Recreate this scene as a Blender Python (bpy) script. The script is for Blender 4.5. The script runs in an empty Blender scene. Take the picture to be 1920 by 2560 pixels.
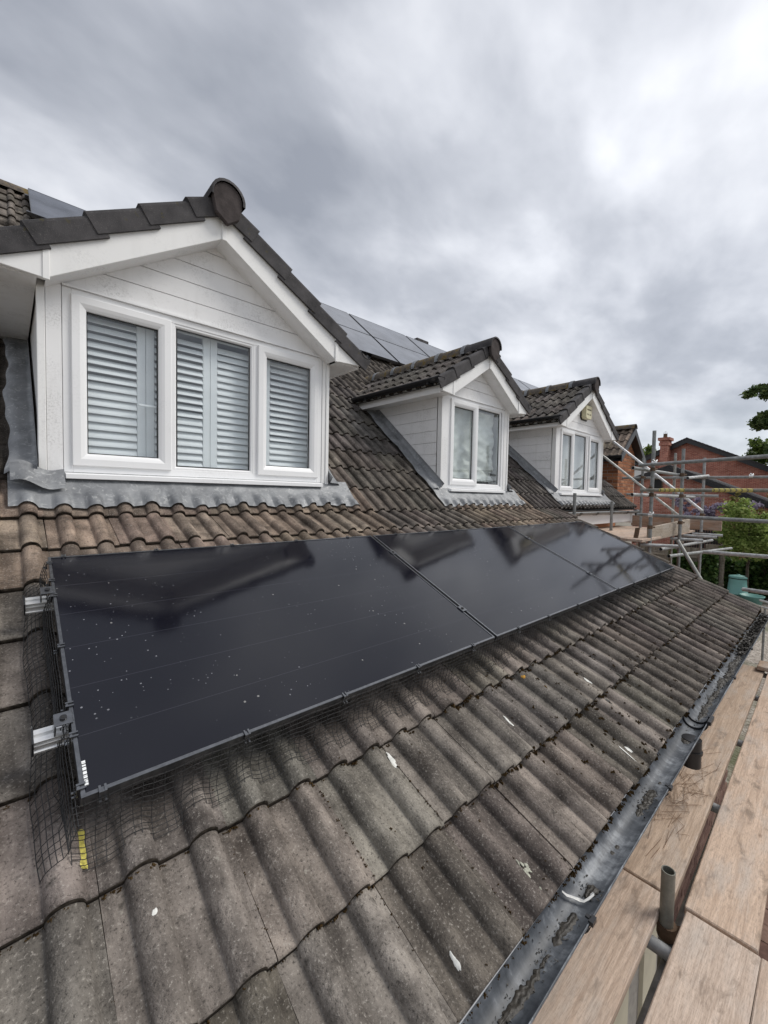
import bpy, bmesh, math, random
from math import sin, cos, pi, radians, sqrt
from mathutils import Vector as V, Matrix
RND = random.Random(7)
scn = bpy.context.scene
C = scn.collection

# ------------------------------------------------------------------ camera, sky, sun, exposure
F_PX, YAW, PITCH, ROLL = 1031.9, 0.8309, -0.0394, -0.0187
CAM = V((-0.1223, -1.1996, 0.7438))
fwd = V((cos(YAW)*cos(PITCH), sin(YAW)*cos(PITCH), sin(PITCH)))
r0 = V((sin(YAW), -cos(YAW), 0)); d0 = fwd.cross(r0)
right = cos(ROLL)*r0 + sin(ROLL)*d0
down = -sin(ROLL)*r0 + cos(ROLL)*d0
cd = bpy.data.cameras.new('camera'); cam = bpy.data.objects.new('camera', cd); C.objects.link(cam)
cd.sensor_fit = 'HORIZONTAL'; cd.sensor_width = 36.0; cd.lens = F_PX/1920*36
cd.clip_start = 0.02; cd.clip_end = 2000
m = Matrix.Identity(4)
for i in range(3):
    m[i][0] = right[i]; m[i][1] = -down[i]; m[i][2] = -fwd[i]; m[i][3] = CAM[i]
cam.matrix_world = m
scn.camera = cam
SUN_AZ, SUN_EL = radians(-36), radians(49)           # azimuth from +X towards +Y
GLOW = V((cos(radians(27))*cos(radians(35.5)), sin(radians(27))*cos(radians(35.5)), sin(radians(35.5))))   # thin bright spot in the cloud
sdir = V((cos(SUN_AZ)*cos(SUN_EL), sin(SUN_AZ)*cos(SUN_EL), sin(SUN_EL)))
sl = bpy.data.lights.new('sun', 'SUN'); sun = bpy.data.objects.new('sun', sl); C.objects.link(sun)
sl.energy = 1.5; sl.angle = radians(26); sl.color = (1.0, 0.96, 0.9)
sun.rotation_euler = sdir.to_track_quat('Z', 'Y').to_euler()
scn.view_settings.view_transform = 'Standard'; scn.view_settings.look = 'None'
scn.view_settings.exposure = 0.82; scn.view_settings.gamma = 1.0
scn.view_settings.use_curve_mapping = False
try:
    scn.cycles.use_denoising = True; scn.cycles.max_bounces = 8; scn.cycles.transparent_max_bounces = 16
    scn.cycles.sample_clamp_indirect = 6
except Exception: pass

def node(nt, typ, ins=None, **at):
    n = nt.nodes.new(typ)
    for k, v in at.items(): setattr(n, k, v)
    for k, v in (ins or {}).items():
        s = n.inputs[k]
        if hasattr(v, 'is_linked') or isinstance(v, bpy.types.NodeSocket): nt.links.new(v, s)
        else:
            try: s.default_value = v
            except Exception: s.default_value = (*v, 1.0)
    return n
def math_(nt, op, a, b=0.0, c=None):
    n = nt.nodes.new('ShaderNodeMath'); n.operation = op
    for i, v in enumerate((a, b) if c is None else (a, b, c)):
        if isinstance(v, bpy.types.NodeSocket): nt.links.new(v, n.inputs[i])
        else: n.inputs[i].default_value = v
    return n.outputs[0]
def ramp(nt, fac, stops, interp='LINEAR'):
    n = nt.nodes.new('ShaderNodeValToRGB'); n.color_ramp.interpolation = interp
    el = n.color_ramp.elements
    while len(el) < len(stops): el.new(0.5)
    for e, (p, c) in zip(el, stops):
        e.position = p; e.color = (c, c, c, 1) if not isinstance(c, tuple) else (*c, 1)
    nt.links.new(fac, n.inputs[0]); return n.outputs[0]
def mixc(nt, fac, a, b, mode='MIX'):
    n = nt.nodes.new('ShaderNodeMix'); n.data_type = 'RGBA'; n.blend_type = mode
    for s, v in ((n.inputs[0], fac), (n.inputs[6], a), (n.inputs[7], b)):
        if isinstance(v, bpy.types.NodeSocket): nt.links.new(v, s)
        elif isinstance(v, tuple): s.default_value = (*v, 1) if len(v) == 3 else v
        else: s.default_value = v
    return n.outputs[2]
def noise(nt, vec, scale, detail=3.0, rough=0.5, dist=0.0):
    return node(nt, 'ShaderNodeTexNoise', {'Vector': vec, 'Scale': scale, 'Detail': detail, 'Roughness': rough, 'Distortion': dist}).outputs[0]
def mapping(nt, vec, scale=(1, 1, 1), rot=(0, 0, 0), loc=(0, 0, 0)):
    return node(nt, 'ShaderNodeMapping', {'Vector': vec, 'Scale': scale, 'Rotation': rot, 'Location': loc}).outputs[0]

world = bpy.data.worlds.new('World'); scn.world = world; world.use_nodes = True
nt = world.node_tree; nt.nodes.clear()
sky = node(nt, 'ShaderNodeTexSky', sky_type='NISHITA', sun_disc=False, sun_elevation=SUN_EL, sun_rotation=pi/2-SUN_AZ)
bg1 = node(nt, 'ShaderNodeBackground', {'Color': sky.outputs[0], 'Strength': 0.1})
dirv = node(nt, 'ShaderNodeTexCoord').outputs['Generated']
sep = node(nt, 'ShaderNodeSeparateXYZ', {0: dirv})
zc = math_(nt, 'ADD', math_(nt, 'MAXIMUM', sep.outputs[2], 0.0), 0.30)
pv = node(nt, 'ShaderNodeCombineXYZ', {0: math_(nt, 'DIVIDE', sep.outputs[0], zc), 1: math_(nt, 'DIVIDE', sep.outputs[1], zc), 2: 0.0}).outputs[0]
pm = mapping(nt, pv, (0.75, 1.15, 1), (0, 0, radians(-18)), (15.5, 7.2, 0))
n1 = noise(nt, pm, 1.45, 5.0, 0.5, 0.2)
n2 = noise(nt, mapping(nt, pv, (1.1, 1.5, 1), (0, 0, radians(-25)), (7.3, 2.2, 4)), 3.6, 5.0, 0.5, 0.15)
nn = math_(nt, 'ADD', math_(nt, 'MULTIPLY', n1, 0.68), math_(nt, 'MULTIPLY', n2, 0.32))
cl = ramp(nt, nn, [(0.33, (0.190, 0.203, 0.233)), (0.45, (0.295, 0.308, 0.340)), (0.53, (0.410, 0.422, 0.453)), (0.64, (0.565, 0.573, 0.595))])
gl = node(nt, 'ShaderNodeVectorMath', {0: dirv, 1: tuple(GLOW)}, operation='DOT_PRODUCT').outputs['Value']
gp = math_(nt, 'POWER', math_(nt, 'MAXIMUM', gl, 0.0), 110.0)
gw = math_(nt, 'MULTIPLY', math_(nt, 'POWER', math_(nt, 'MAXIMUM', gl, 0.0), 16.0), 0.06)
gg = math_(nt, 'ADD', math_(nt, 'MULTIPLY', gp, math_(nt, 'MULTIPLY', n2, 0.17)), gw)
cl2 = mixc(nt, 1.0, cl, node(nt, 'ShaderNodeCombineColor', {0: gg, 1: gg, 2: gg}).outputs[0], 'ADD')
hz = math_(nt, 'SUBTRACT', 1.0, math_(nt, 'MINIMUM', math_(nt, 'MULTIPLY', math_(nt, 'MAXIMUM', sep.outputs[2], 0.0), 5.0), 1.0))
cl3 = mixc(nt, math_(nt, 'MULTIPLY', hz, 0.75), cl2, (0.44, 0.475, 0.51))
bg2 = node(nt, 'ShaderNodeBackground', {'Color': cl3, 'Strength': 1.0})
ms = node(nt, 'ShaderNodeMixShader', {0: 0.93, 1: bg1.outputs[0], 2: bg2.outputs[0]})
node(nt, 'ShaderNodeOutputWorld', {0: ms.outputs[0]})

# ------------------------------------------------------------------ materials
def newmat(name):
    mt = bpy.data.materials.new(name); mt.use_nodes = True
    b = mt.node_tree.nodes['Principled BSDF']
    return mt, mt.node_tree, b
def setin(nt, b, **kw):
    for k, v in kw.items():
        k = {'base': 'Base Color', 'rough': 'Roughness', 'metal': 'Metallic', 'spec': 'Specular IOR Level', 'normal': 'Normal', 'alpha': 'Alpha', 'ior': 'IOR'}[k]
        if isinstance(v, bpy.types.NodeSocket): nt.links.new(v, b.inputs[k])
        elif isinstance(v, tuple): b.inputs[k].default_value = (*v, 1)
        else: b.inputs[k].default_value = v
def bump(nt, h, strength=0.4, dist=0.004):
    return node(nt, 'ShaderNodeBump', {'Height': h, 'Strength': strength, 'Distance': dist}).outputs[0]
def pos(nt): return node(nt, 'ShaderNodeNewGeometry').outputs['Position']
def plain(name, base, rough=0.6, metal=0.0, var=0.12, scale=9.0, bmp=0.0, bscale=120, spec=0.5):
    mt, nt, b = newmat(name); p = pos(nt)
    n = noise(nt, p, scale, 5.0, 0.6)
    f = ramp(nt, n, [(0.3, 1-var), (0.7, 1+var)])
    setin(nt, b, base=mixc(nt, 1.0, base, f, 'MULTIPLY'), rough=rough, metal=metal, spec=spec)
    if bmp: setin(nt, b, normal=bump(nt, noise(nt, p, bscale, 3.0), bmp, 0.003))
    return mt

def tile_mat(name, tint=(1, 1, 1), moss=0.5):
    mt, nt, b = newmat(name); p = pos(nt)
    oc = node(nt, 'ShaderNodeObjectInfo').outputs['Color']
    n1 = noise(nt, p, 5.5, 5.0, 0.62, 0.3)
    base = ramp(nt, n1, [(0.30, (0.055, 0.049, 0.044)), (0.47, (0.134, 0.123, 0.112)), (0.66, (0.248, 0.230, 0.208))])
    sk = noise(nt, mapping(nt, p, (17.0, 1.6, 1.6)), 1.0, 4.0, 0.6, 0.4)
    base = mixc(nt, 1.0, base, ramp(nt, sk, [(0.32, 0.62), (0.5, 1.0), (0.68, 1.38)]), 'MULTIPLY')
    base = mixc(nt, 1.0, base, oc, 'MULTIPLY')
    g = noise(nt, p, 135.0, 3.0, 0.7)
    base = mixc(nt, ramp(nt, g, [(0.57, 0.0), (0.72, 0.62)]), base, (0.42, 0.39, 0.35))
    base = mixc(nt, ramp(nt, g, [(0.30, 0.85), (0.44, 0.0)]), base, (0.035, 0.031, 0.028))
    st = noise(nt, p, 23.0, 4.0, 0.65)
    base = mixc(nt, ramp(nt, st, [(0.60, 0.0), (0.72, 0.75)]), base, (0.048, 0.043, 0.037))
    li = noise(nt, mapping(nt, p, (1, 1, 1), (0, 0, 0), (9, 3, 1)), 34.0, 3.0, 0.55)
    base = mixc(nt, ramp(nt, li, [(0.70, 0.0), (0.76, 0.6)]), base, (0.33, 0.31, 0.27))
    setin(nt, b, base=base, rough=0.93, spec=0.25, normal=bump(nt, math_(nt, 'ADD', g, math_(nt, 'MULTIPLY', noise(nt, p, 60.0, 3.0), 0.8)), 0.8, 0.005))
    return mt
M = {}
M['tile'] = tile_mat('concrete_tile')
M['tile_edge'] = plain('mossy_tile_edge', (0.040, 0.033, 0.026), 0.95, 0, 0.8, 45, 0.9, 80, 0.15)
def dark_tile():
    mt, nt, b = newmat('verge_concrete'); p = pos(nt)
    n = noise(nt, p, 7.0, 5.0, 0.65)
    c = ramp(nt, n, [(0.3, (0.036, 0.035, 0.037)), (0.7, (0.084, 0.080, 0.083))])
    g = noise(nt, p, 190.0, 2.0)
    c = mixc(nt, ramp(nt, g, [(0.60, 0.0), (0.75, 0.35)]), c, (0.24, 0.23, 0.21))
    mo = noise(nt, p, 16.0, 4.0, 0.7)
    c = mixc(nt, ramp(nt, mo, [(0.63, 0.0), (0.70, 0.6)]), c, (0.085, 0.075, 0.03))
    setin(nt, b, base=c, rough=0.9, spec=0.25, normal=bump(nt, g, 0.4, 0.003)); return mt
M['verge'] = dark_tile()
M['ridge_plate'] = plain('ridge_end_plate', (0.058, 0.049, 0.048), 0.9, 0, 0.35, 14, 0.5, 90, 0.2)
def ridge_tile_mat():
    mt, nt, b = newmat('mossy_ridge'); p = pos(nt)
    n = noise(nt, p, 11.0, 5.0, 0.7)
    c = ramp(nt, n, [(0.35, (0.07, 0.062, 0.055)), (0.52, (0.14, 0.12, 0.10)), (0.60, (0.17, 0.12, 0.045)), (0.72, (0.09, 0.09, 0.04))])
    setin(nt, b, base=c, rough=0.95, spec=0.2, normal=bump(nt, noise(nt, p, 70.0, 4.0), 0.6, 0.008)); return mt
M['ridge'] = ridge_tile_mat()
def upvc(name, base, dirt):
    mt, nt, b = newmat(name); p = pos(nt)
    n = noise(nt, p, 3.2, 6.0, 0.7); s = noise(nt, p, 85.0, 3.0, 0.7)
    d = math_(nt, 'MULTIPLY', ramp(nt, n, [(0.48, 0.0), (0.68, 1.0)]), ramp(nt, s, [(0.46, 0.0), (0.62, 1.0)]))
    c = mixc(nt, math_(nt, 'MULTIPLY', d, dirt), base, (0.22, 0.215, 0.20))
    w = noise(nt, mapping(nt, p, (6, 6, 0.7)), 2.4, 4.0, 0.6)
    c = mixc(nt, ramp(nt, w, [(0.52, 0.0), (0.75, dirt*0.35)]), c, (0.42, 0.41, 0.37))
    setin(nt, b, base=c, rough=0.38, spec=0.45); return mt
M['white'] = upvc('white_upvc', (0.84, 0.845, 0.85), 0.12)
M['clad'] = upvc('weathered_cladding', (0.84, 0.84, 0.84), 0.42)
M['fascia'] = upvc('white_bargeboard', (0.83, 0.83, 0.82), 0.22)
def lead():
    mt, nt, b = newmat('lead_sheet'); p = pos(nt)
    n = noise(nt, p, 6.0, 5.0, 0.6, 0.8)
    c = ramp(nt, n, [(0.3, (0.135, 0.142, 0.152)), (0.6, (0.235, 0.244, 0.255))])
    s = noise(nt, mapping(nt, p, (1, 1, 1), (0.3, 0.2, 0.5)), 24.0, 5.0, 0.7, 1.2)
    c = mixc(nt, ramp(nt, s, [(0.55, 0.0), (0.70, 0.55)]), c, (0.55, 0.56, 0.55))
    setin(nt, b, base=c, rough=0.55, metal=0.25, normal=bump(nt, noise(nt, p, 14.0, 3.0), 0.35, 0.02)); return mt
M['lead'] = lead()
def steel():
    mt, nt, b = newmat('galvanised_tube'); p = pos(nt)
    n = noise(nt, p, 17.0, 5.0, 0.65)
    oc = node(nt, 'ShaderNodeObjectInfo').outputs['Color']
    c = ramp(nt, n, [(0.3, (0.20, 0.205, 0.20)), (0.55, (0.33, 0.335, 0.335)), (0.72, (0.44, 0.445, 0.45))])
    c = mixc(nt, 1.0, c, oc, 'MULTIPLY')
    r = noise(nt, p, 6.0, 4.0, 0.7)
    c = mixc(nt, ramp(nt, r, [(0.63, 0.0), (0.72, 0.6)]), c, (0.16, 0.115, 0.07))
    setin(nt, b, base=c, rough=0.5, metal=0.35, normal=bump(nt, noise(nt, p, 90.0, 3.0), 0.15, 0.002)); return mt
M['steel'] = steel()
M['rust'] = plain('rusty_coupler', (0.13, 0.085, 0.055), 0.85, 0.3, 0.4, 40)
M['alu'] = plain('bright_aluminium', (0.80, 0.80, 0.79), 0.32, 0.75, 0.08, 30)
M['black'] = plain('black_plastic', (0.013, 0.013, 0.015), 0.38, 0, 0.3, 30)
M['frame'] = plain('anodised_frame', (0.17, 0.175, 0.185), 0.28, 0.9, 0.2, 60)
M['dark'] = plain('dark_void', (0.02, 0.02, 0.02), 0.9)
M['felt'] = plain('roof_felt', (0.022, 0.02, 0.018), 0.95)
M['wire'] = plain('coated_wire', (0.03, 0.03, 0.031), 0.5, 0.2)
M['moss'] = plain('moss', (0.048, 0.030, 0.012), 1.0, 0, 0.6, 45, 0.8, 90, 0.1)
M['debris'] = plain('wet_leaf_debris', (0.028, 0.024, 0.019), 0.55, 0, 0.6, 60, 0.9, 70)
M['dropping'] = plain('bird_lime', (0.66, 0.66, 0.62), 0.9, 0, 0.2, 60)
M['lichen'] = plain('orange_lichen', (0.50, 0.27, 0.05), 0.95, 0, 0.3, 70)
M['palelichen'] = plain('grey_lichen', (0.34, 0.34, 0.28), 0.95, 0, 0.45, 120)
M['yellow'] = plain('yellow_foam', (0.62, 0.55, 0.13), 0.9, 0, 0.35, 60, 0.8, 110)
M['cream'] = plain('cream_render', (0.62, 0.58, 0.44), 0.8, 0, 0.1, 4)
M['alarm'] = plain('yellowed_plastic', (0.66, 0.62, 0.42), 0.5, 0, 0.06, 6)
M['ink'] = plain('faded_print', (0.16, 0.14, 0.09), 0.7)
M['blind'] = plain('blind_cloth', (0.72, 0.73, 0.71), 0.9, 0, 0.05, 5)
M['shutter'] = plain('painted_shutter', (0.88, 0.90, 0.90), 0.45, 0, 0.03, 5)
M['room'] = plain('room_wall', (0.40, 0.40, 0.40), 0.9)
M['mortar'] = plain('mortar', (0.36, 0.34, 0.30), 0.95, 0, 0.2, 20)
M['strip'] = plain('white_strip', (0.75, 0.75, 0.73), 0.6)
M['bin'] = plain('turquoise_plastic', (0.15, 0.33, 0.30), 0.5, 0, 0.1, 4)
M['twig'] = plain('dry_needles', (0.17, 0.095, 0.05), 0.9)
M['bark'] = plain('bark', (0.075, 0.058, 0.045), 0.95, 0, 0.4, 9, 0.8, 30)
def gutter_mat():
    mt, nt, b = newmat('weathered_gutter'); p = pos(nt)
    n = math_(nt, 'ADD', math_(nt, 'MULTIPLY', noise(nt, mapping(nt, p, (14, 9, 9)), 1.0, 5.0, 0.7), 0.55), math_(nt, 'MULTIPLY', noise(nt, mapping(nt, p, (1.5, 9, 12)), 1.6, 5.0, 0.6), 0.45))
    c = ramp(nt, n, [(0.40, (0.042, 0.048, 0.057)), (0.52, (0.10, 0.11, 0.125)), (0.64, (0.30, 0.32, 0.345))])
    setin(nt, b, base=c, rough=0.48, spec=0.4); return mt
M['gutter'] = gutter_mat()
def wood(name, dark, light, rot=(0, 0, 0)):
    mt, nt, b = newmat(name); oi = node(nt, 'ShaderNodeObjectInfo')
    tc = node(nt, 'ShaderNodeTexCoord').outputs['Object']
    off = node(nt, 'ShaderNodeVectorMath', {0: tc, 1: node(nt, 'ShaderNodeCombineXYZ', {0: math_(nt, 'MULTIPLY', oi.outputs['Random'], 37.0), 1: math_(nt, 'MULTIPLY', oi.outputs['Random'], 11.0)}).outputs[0]}, operation='ADD').outputs[0]
    gr = noise(nt, mapping(nt, off, (0.7, 15.0, 15.0), rot), 3.0, 6.0, 0.65, 1.6)
    bl = noise(nt, off, 3.0, 5.0, 0.6)
    c = ramp(nt, gr, [(0.36, dark), (0.5, tuple((a+b_)/2 for a, b_ in zip(dark, light))), (0.62, light)])
    c = mixc(nt, ramp(nt, bl, [(0.35, 0.0), (0.7, 0.55)]), c, tuple(x*0.85 for x in light))
    c = mixc(nt, 1.0, c, oi.outputs['Color'], 'MULTIPLY')
    stn = noise(nt, mapping(nt, off, (2.2, 6, 6)), 2.6, 6.0, 0.7, 0.5)
    c = mixc(nt, ramp(nt, stn, [(0.54, 0.0), (0.66, 0.75)]), c, (0.16, 0.12, 0.09))
    gy = noise(nt, mapping(nt, off, (1.2, 5, 5), (0, 0, 0), (5, 5, 5)), 2.0, 5.0, 0.65)
    c = mixc(nt, ramp(nt, gy, [(0.48, 0.0), (0.66, 0.55)]), c, (0.47, 0.43, 0.39))
    fn = noise(nt, mapping(nt, off, (14.0, 150.0, 150.0)), 2.0, 4.0, 0.7)
    sw = noise(nt, mapping(nt, off, (160.0, 9.0, 9.0)), 1.0, 3.0, 0.6)
    c = mixc(nt, ramp(nt, sw, [(0.40, 0.22), (0.55, 0.0)]), c, dark)
    c = mixc(nt, ramp(nt, fn, [(0.36, 0.55), (0.52, 0.0)]), c, tuple(x*0.7 for x in dark))
    kn = node(nt, 'ShaderNodeTexVoronoi', {'Vector': mapping(nt, off, (1.0, 2.2, 1.0)), 'Scale': 2.3}).outputs['Distance']
    c = mixc(nt, ramp(nt, kn, [(0.035, 0.75), (0.065, 0.0)]), c, (0.11, 0.06, 0.035))
    setin(nt, b, base=c, rough=0.85, spec=0.25, normal=bump(nt, math_(nt, 'ADD', gr, fn), 0.3, 0.003)); return mt
M['board'] = wood('scaffold_board', (0.36, 0.285, 0.232), (0.61, 0.51, 0.435))
M['greywood'] = wood('grey_timber', (0.24, 0.205, 0.17), (0.42, 0.37, 0.32))
M['fencewood'] = wood('fence_timber', (0.16, 0.135, 0.105), (0.30, 0.26, 0.21))
def brick_pieces(name, stops):
    mt, nt, b = newmat(name); p = pos(nt)
    g = node(nt, 'ShaderNodeNewGeometry').outputs['Random Per Island']
    oi = node(nt, 'ShaderNodeObjectInfo').outputs['Random']
    c = ramp(nt, math_(nt, 'FRACT', math_(nt, 'ADD', g, oi)), stops)
    c = mixc(nt, 1.0, c, ramp(nt, noise(nt, p, 30.0, 4.0), [(0.3, 0.75), (0.7, 1.15)]), 'MULTIPLY')
    setin(nt, b, base=c, rough=0.9, spec=0.2, normal=bump(nt, noise(nt, p, 90.0, 3.0), 0.4, 0.004)); return mt
M['brick'] = brick_pieces('orange_brick', [(0.0, (0.21, 0.085, 0.045)), (0.5, (0.34, 0.145, 0.075)), (1.0, (0.42, 0.20, 0.11))])
M['redbrick'] = brick_pieces('red_brick', [(0.0, (0.17, 0.055, 0.040)), (0.5, (0.26, 0.085, 0.06)), (1.0, (0.33, 0.12, 0.085))])
M['paver'] = brick_pieces('paver', [(0.0, (0.10, 0.06, 0.05)), (0.5, (0.17, 0.10, 0.08)), (1.0, (0.21, 0.14, 0.11))])
def farbrick():
    mt, nt, b = newmat('far_brick'); p = pos(nt)
    sp = node(nt, 'ShaderNodeSeparateXYZ', {0: p})
    cb = node(nt, 'ShaderNodeCombineXYZ', {0: math_(nt, 'ADD', sp.outputs[0], sp.outputs[1]), 1: sp.outputs[2]}).outputs[0]
    t = node(nt, 'ShaderNodeTexBrick', {'Vector': cb, 'Color1': (0.30, 0.095, 0.066, 1), 'Color2': (0.47, 0.19, 0.135, 1), 'Mortar': (0.46, 0.39, 0.33, 1), 'Scale': 1.0, 'Mortar Size': 0.006, 'Brick Width': 0.225, 'Row Height': 0.075, 'Bias': -0.1})
    c = mixc(nt, 1.0, t.outputs[0], ramp(nt, noise(nt, p, 1.2, 5.0), [(0.3, 0.75), (0.7, 1.2)]), 'MULTIPLY')
    setin(nt, b, base=c, rough=0.9, spec=0.2, normal=bump(nt, t.outputs['Fac'], -0.5, 0.01)); return mt
M['farbrick'] = farbrick()
def leaf(name, stops, rough=0.55):
    mt, nt, b = newmat(name)
    g = node(nt, 'ShaderNodeNewGeometry').outputs['Random Per Island']
    n = noise(nt, pos(nt), 1.6, 4.0, 0.6)
    c = ramp(nt, math_(nt, 'ADD', math_(nt, 'MULTIPLY', g, 0.55), math_(nt, 'MULTIPLY', n, 0.45)), stops)
    setin(nt, b, base=c, rough=rough, spec=0.3)
    tr = node(nt, 'ShaderNodeBsdfTranslucent', {'Color': c})
    mx = node(nt, 'ShaderNodeMixShader', {0: 0.38, 1: b.outputs[0], 2: tr.outputs[0]})
    out = [x for x in nt.nodes if x.type == 'OUTPUT_MATERIAL'][0]; nt.links.new(mx.outputs[0], out.inputs[0]); return mt
M['ivy'] = leaf('ivy_leaves', [(0.2, (0.022, 0.050, 0.014)), (0.5, (0.055, 0.11, 0.026)), (0.8, (0.12, 0.18, 0.05))])
M['bush'] = leaf('bush_leaves', [(0.2, (0.12, 0.18, 0.04)), (0.5, (0.26, 0.35, 0.09)), (0.8, (0.44, 0.50, 0.18))])
M['olive'] = leaf('olive_leaves', [(0.2, (0.08, 0.08, 0.025)), (0.5, (0.20, 0.18, 0.055)), (0.8, (0.34, 0.28, 0.09))])
M['wisteria'] = leaf('wisteria_bloom', [(0.2, (0.16, 0.13, 0.19)), (0.5, (0.33, 0.28, 0.38)), (0.8, (0.55, 0.50, 0.60))])
M['needle'] = leaf('conifer_leaves', [(0.2, (0.04, 0.075, 0.028)), (0.5, (0.10, 0.15, 0.05)), (0.8, (0.20, 0.25, 0.085))])
M['treeleaf'] = leaf('tree_leaves', [(0.2, (0.05, 0.09, 0.02)), (0.5, (0.11, 0.17, 0.035)), (0.8, (0.20, 0.25, 0.06))])
def gravel():
    mt, nt, b = newmat('gravel'); p = pos(nt)
    v = node(nt, 'ShaderNodeTexVoronoi', {'Vector': p, 'Scale': 26.0})
    c = ramp(nt, node(nt, 'ShaderNodeSeparateColor', {0: v.outputs['Color']}).outputs[0], [(0.0, (0.16, 0.14, 0.12)), (0.5, (0.30, 0.26, 0.22)), (1.0, (0.45, 0.41, 0.36))])
    n = noise(nt, p, 0.5, 5.0)
    c = mixc(nt, ramp(nt, n, [(0.5, 0.0), (0.65, 0.8)]), c, (0.07, 0.085, 0.03))
    setin(nt, b, base=c, rough=0.95, normal=bump(nt, v.outputs['Distance'], 0.6, 0.02)); return mt
M['gravel'] = gravel()
def solar_glass(name, dust_sheen, ior, rg=0.085):
    mt, nt, b = newmat(name)
    tc = node(nt, 'ShaderNodeTexCoord').outputs['Object']; p = pos(nt)
    sp = node(nt, 'ShaderNodeSeparateXYZ', {0: tc})
    def lines(s, pitch, half):
        f = math_(nt, 'ABSOLUTE', math_(nt, 'SUBTRACT', math_(nt, 'FRACT', math_(nt, 'DIVIDE', s, pitch)), 0.5))
        return math_(nt, 'GREATER_THAN', f, 0.5-half)
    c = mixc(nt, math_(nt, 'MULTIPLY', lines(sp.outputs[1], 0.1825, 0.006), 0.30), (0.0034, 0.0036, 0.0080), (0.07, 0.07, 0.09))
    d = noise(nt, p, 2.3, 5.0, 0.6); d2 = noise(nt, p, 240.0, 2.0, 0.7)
    film = math_(nt, 'MULTIPLY', ramp(nt, d, [(0.35, 0.2), (0.7, 1.0)]), dust_sheen)  # slight dust on the low panels, painted sky sheen on the upper ones
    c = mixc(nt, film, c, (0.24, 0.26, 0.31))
    vo = node(nt, 'ShaderNodeTexVoronoi', {'Vector': mapping(nt, p, (1, 1, 1)), 'Scale': 62.0, 'Randomness': 1.0})
    keep = math_(nt, 'GREATER_THAN', node(nt, 'ShaderNodeSeparateColor', {0: vo.outputs['Color']}).outputs[0], 0.52)
    patch = ramp(nt, noise(nt, p, 2.4, 4.0, 0.7), [(0.48, 0.0), (0.60, 1.0)])
    sz = math_(nt, 'MULTIPLY', node(nt, 'ShaderNodeSeparateColor', {0: vo.outputs['Color']}).outputs[1], 0.19)
    spot = math_(nt, 'MULTIPLY', math_(nt, 'LESS_THAN', vo.outputs['Distance'], sz), math_(nt, 'MULTIPLY', keep, patch))
    vo2 = node(nt, 'ShaderNodeTexVoronoi', {'Vector': p, 'Scale': 19.0})
    big = math_(nt, 'MULTIPLY', math_(nt, 'LESS_THAN', vo2.outputs['Distance'], 0.075), math_(nt, 'GREATER_THAN', node(nt, 'ShaderNodeSeparateColor', {0: vo2.outputs['Color']}).outputs[2], 0.80))
    c = mixc(nt, math_(nt, 'MULTIPLY', spot, 0.42), c, (0.42, 0.43, 0.47))
    c = mixc(nt, math_(nt, 'MULTIPLY', big, 0.42), c, (0.45, 0.44, 0.42))
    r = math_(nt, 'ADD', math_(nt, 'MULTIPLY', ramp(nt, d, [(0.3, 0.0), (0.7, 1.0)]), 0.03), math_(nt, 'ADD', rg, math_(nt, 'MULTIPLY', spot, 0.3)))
    setin(nt, b, base=c, rough=r, ior=ior, spec=0.5)
    return mt
M['solar'] = solar_glass('solar_glass', 0.004, 1.47, 0.075)
M['solar_far'] = solar_glass('solar_glass_upper', 0.45, 3.2, 0.02)  # strong pale film paints reflected sky into the glass colour
def barcode():
    mt, nt, b = newmat('barcode_sticker'); tc = node(nt, 'ShaderNodeTexCoord').outputs['Object']
    n = node(nt, 'ShaderNodeTexNoise', {'Vector': mapping(nt, tc, (0.001, 1, 0.001)), 'Scale': 260.0, 'Detail': 1.0}).outputs[0]
    setin(nt, b, base=ramp(nt, n, [(0.47, (0.05, 0.05, 0.05)), (0.49, (0.8, 0.82, 0.82))]), rough=0.5); return mt
M['barcode'] = barcode()
def glass():
    mt = bpy.data.materials.new('window_glass'); mt.use_nodes = True; nt = mt.node_tree; nt.nodes.clear()
    lw = node(nt, 'ShaderNodeLayerWeight', {'Blend': 0.5}).outputs['Facing']
    t = node(nt, 'ShaderNodeBsdfTransparent', {'Color': (0.97, 0.985, 0.99, 1)})
    g = node(nt, 'ShaderNodeBsdfGlossy', {'Color': (0.96, 0.98, 1, 1), 'Roughness': 0.015})
    f = math_(nt, 'ADD', math_(nt, 'MULTIPLY', math_(nt, 'POWER', lw, 4.0), 0.85), 0.055)
    mx = node(nt, 'ShaderNodeMixShader', {0: f, 1: t.outputs[0], 2: g.outputs[0]})
    node(nt, 'ShaderNodeOutputMaterial', {0: mx.outputs[0]}); return mt
M['glass'] = glass()
def curtain_mat():
    mt, nt, b = newmat('curtain_cloth'); p = pos(nt)
    setin(nt, b, base=ramp(nt, noise(nt, p, 9.0, 4.0), [(0.3, (0.66, 0.69, 0.64)), (0.7, (0.80, 0.82, 0.78))]), rough=0.9); return mt
M['curtain'] = curtain_mat()
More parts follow.
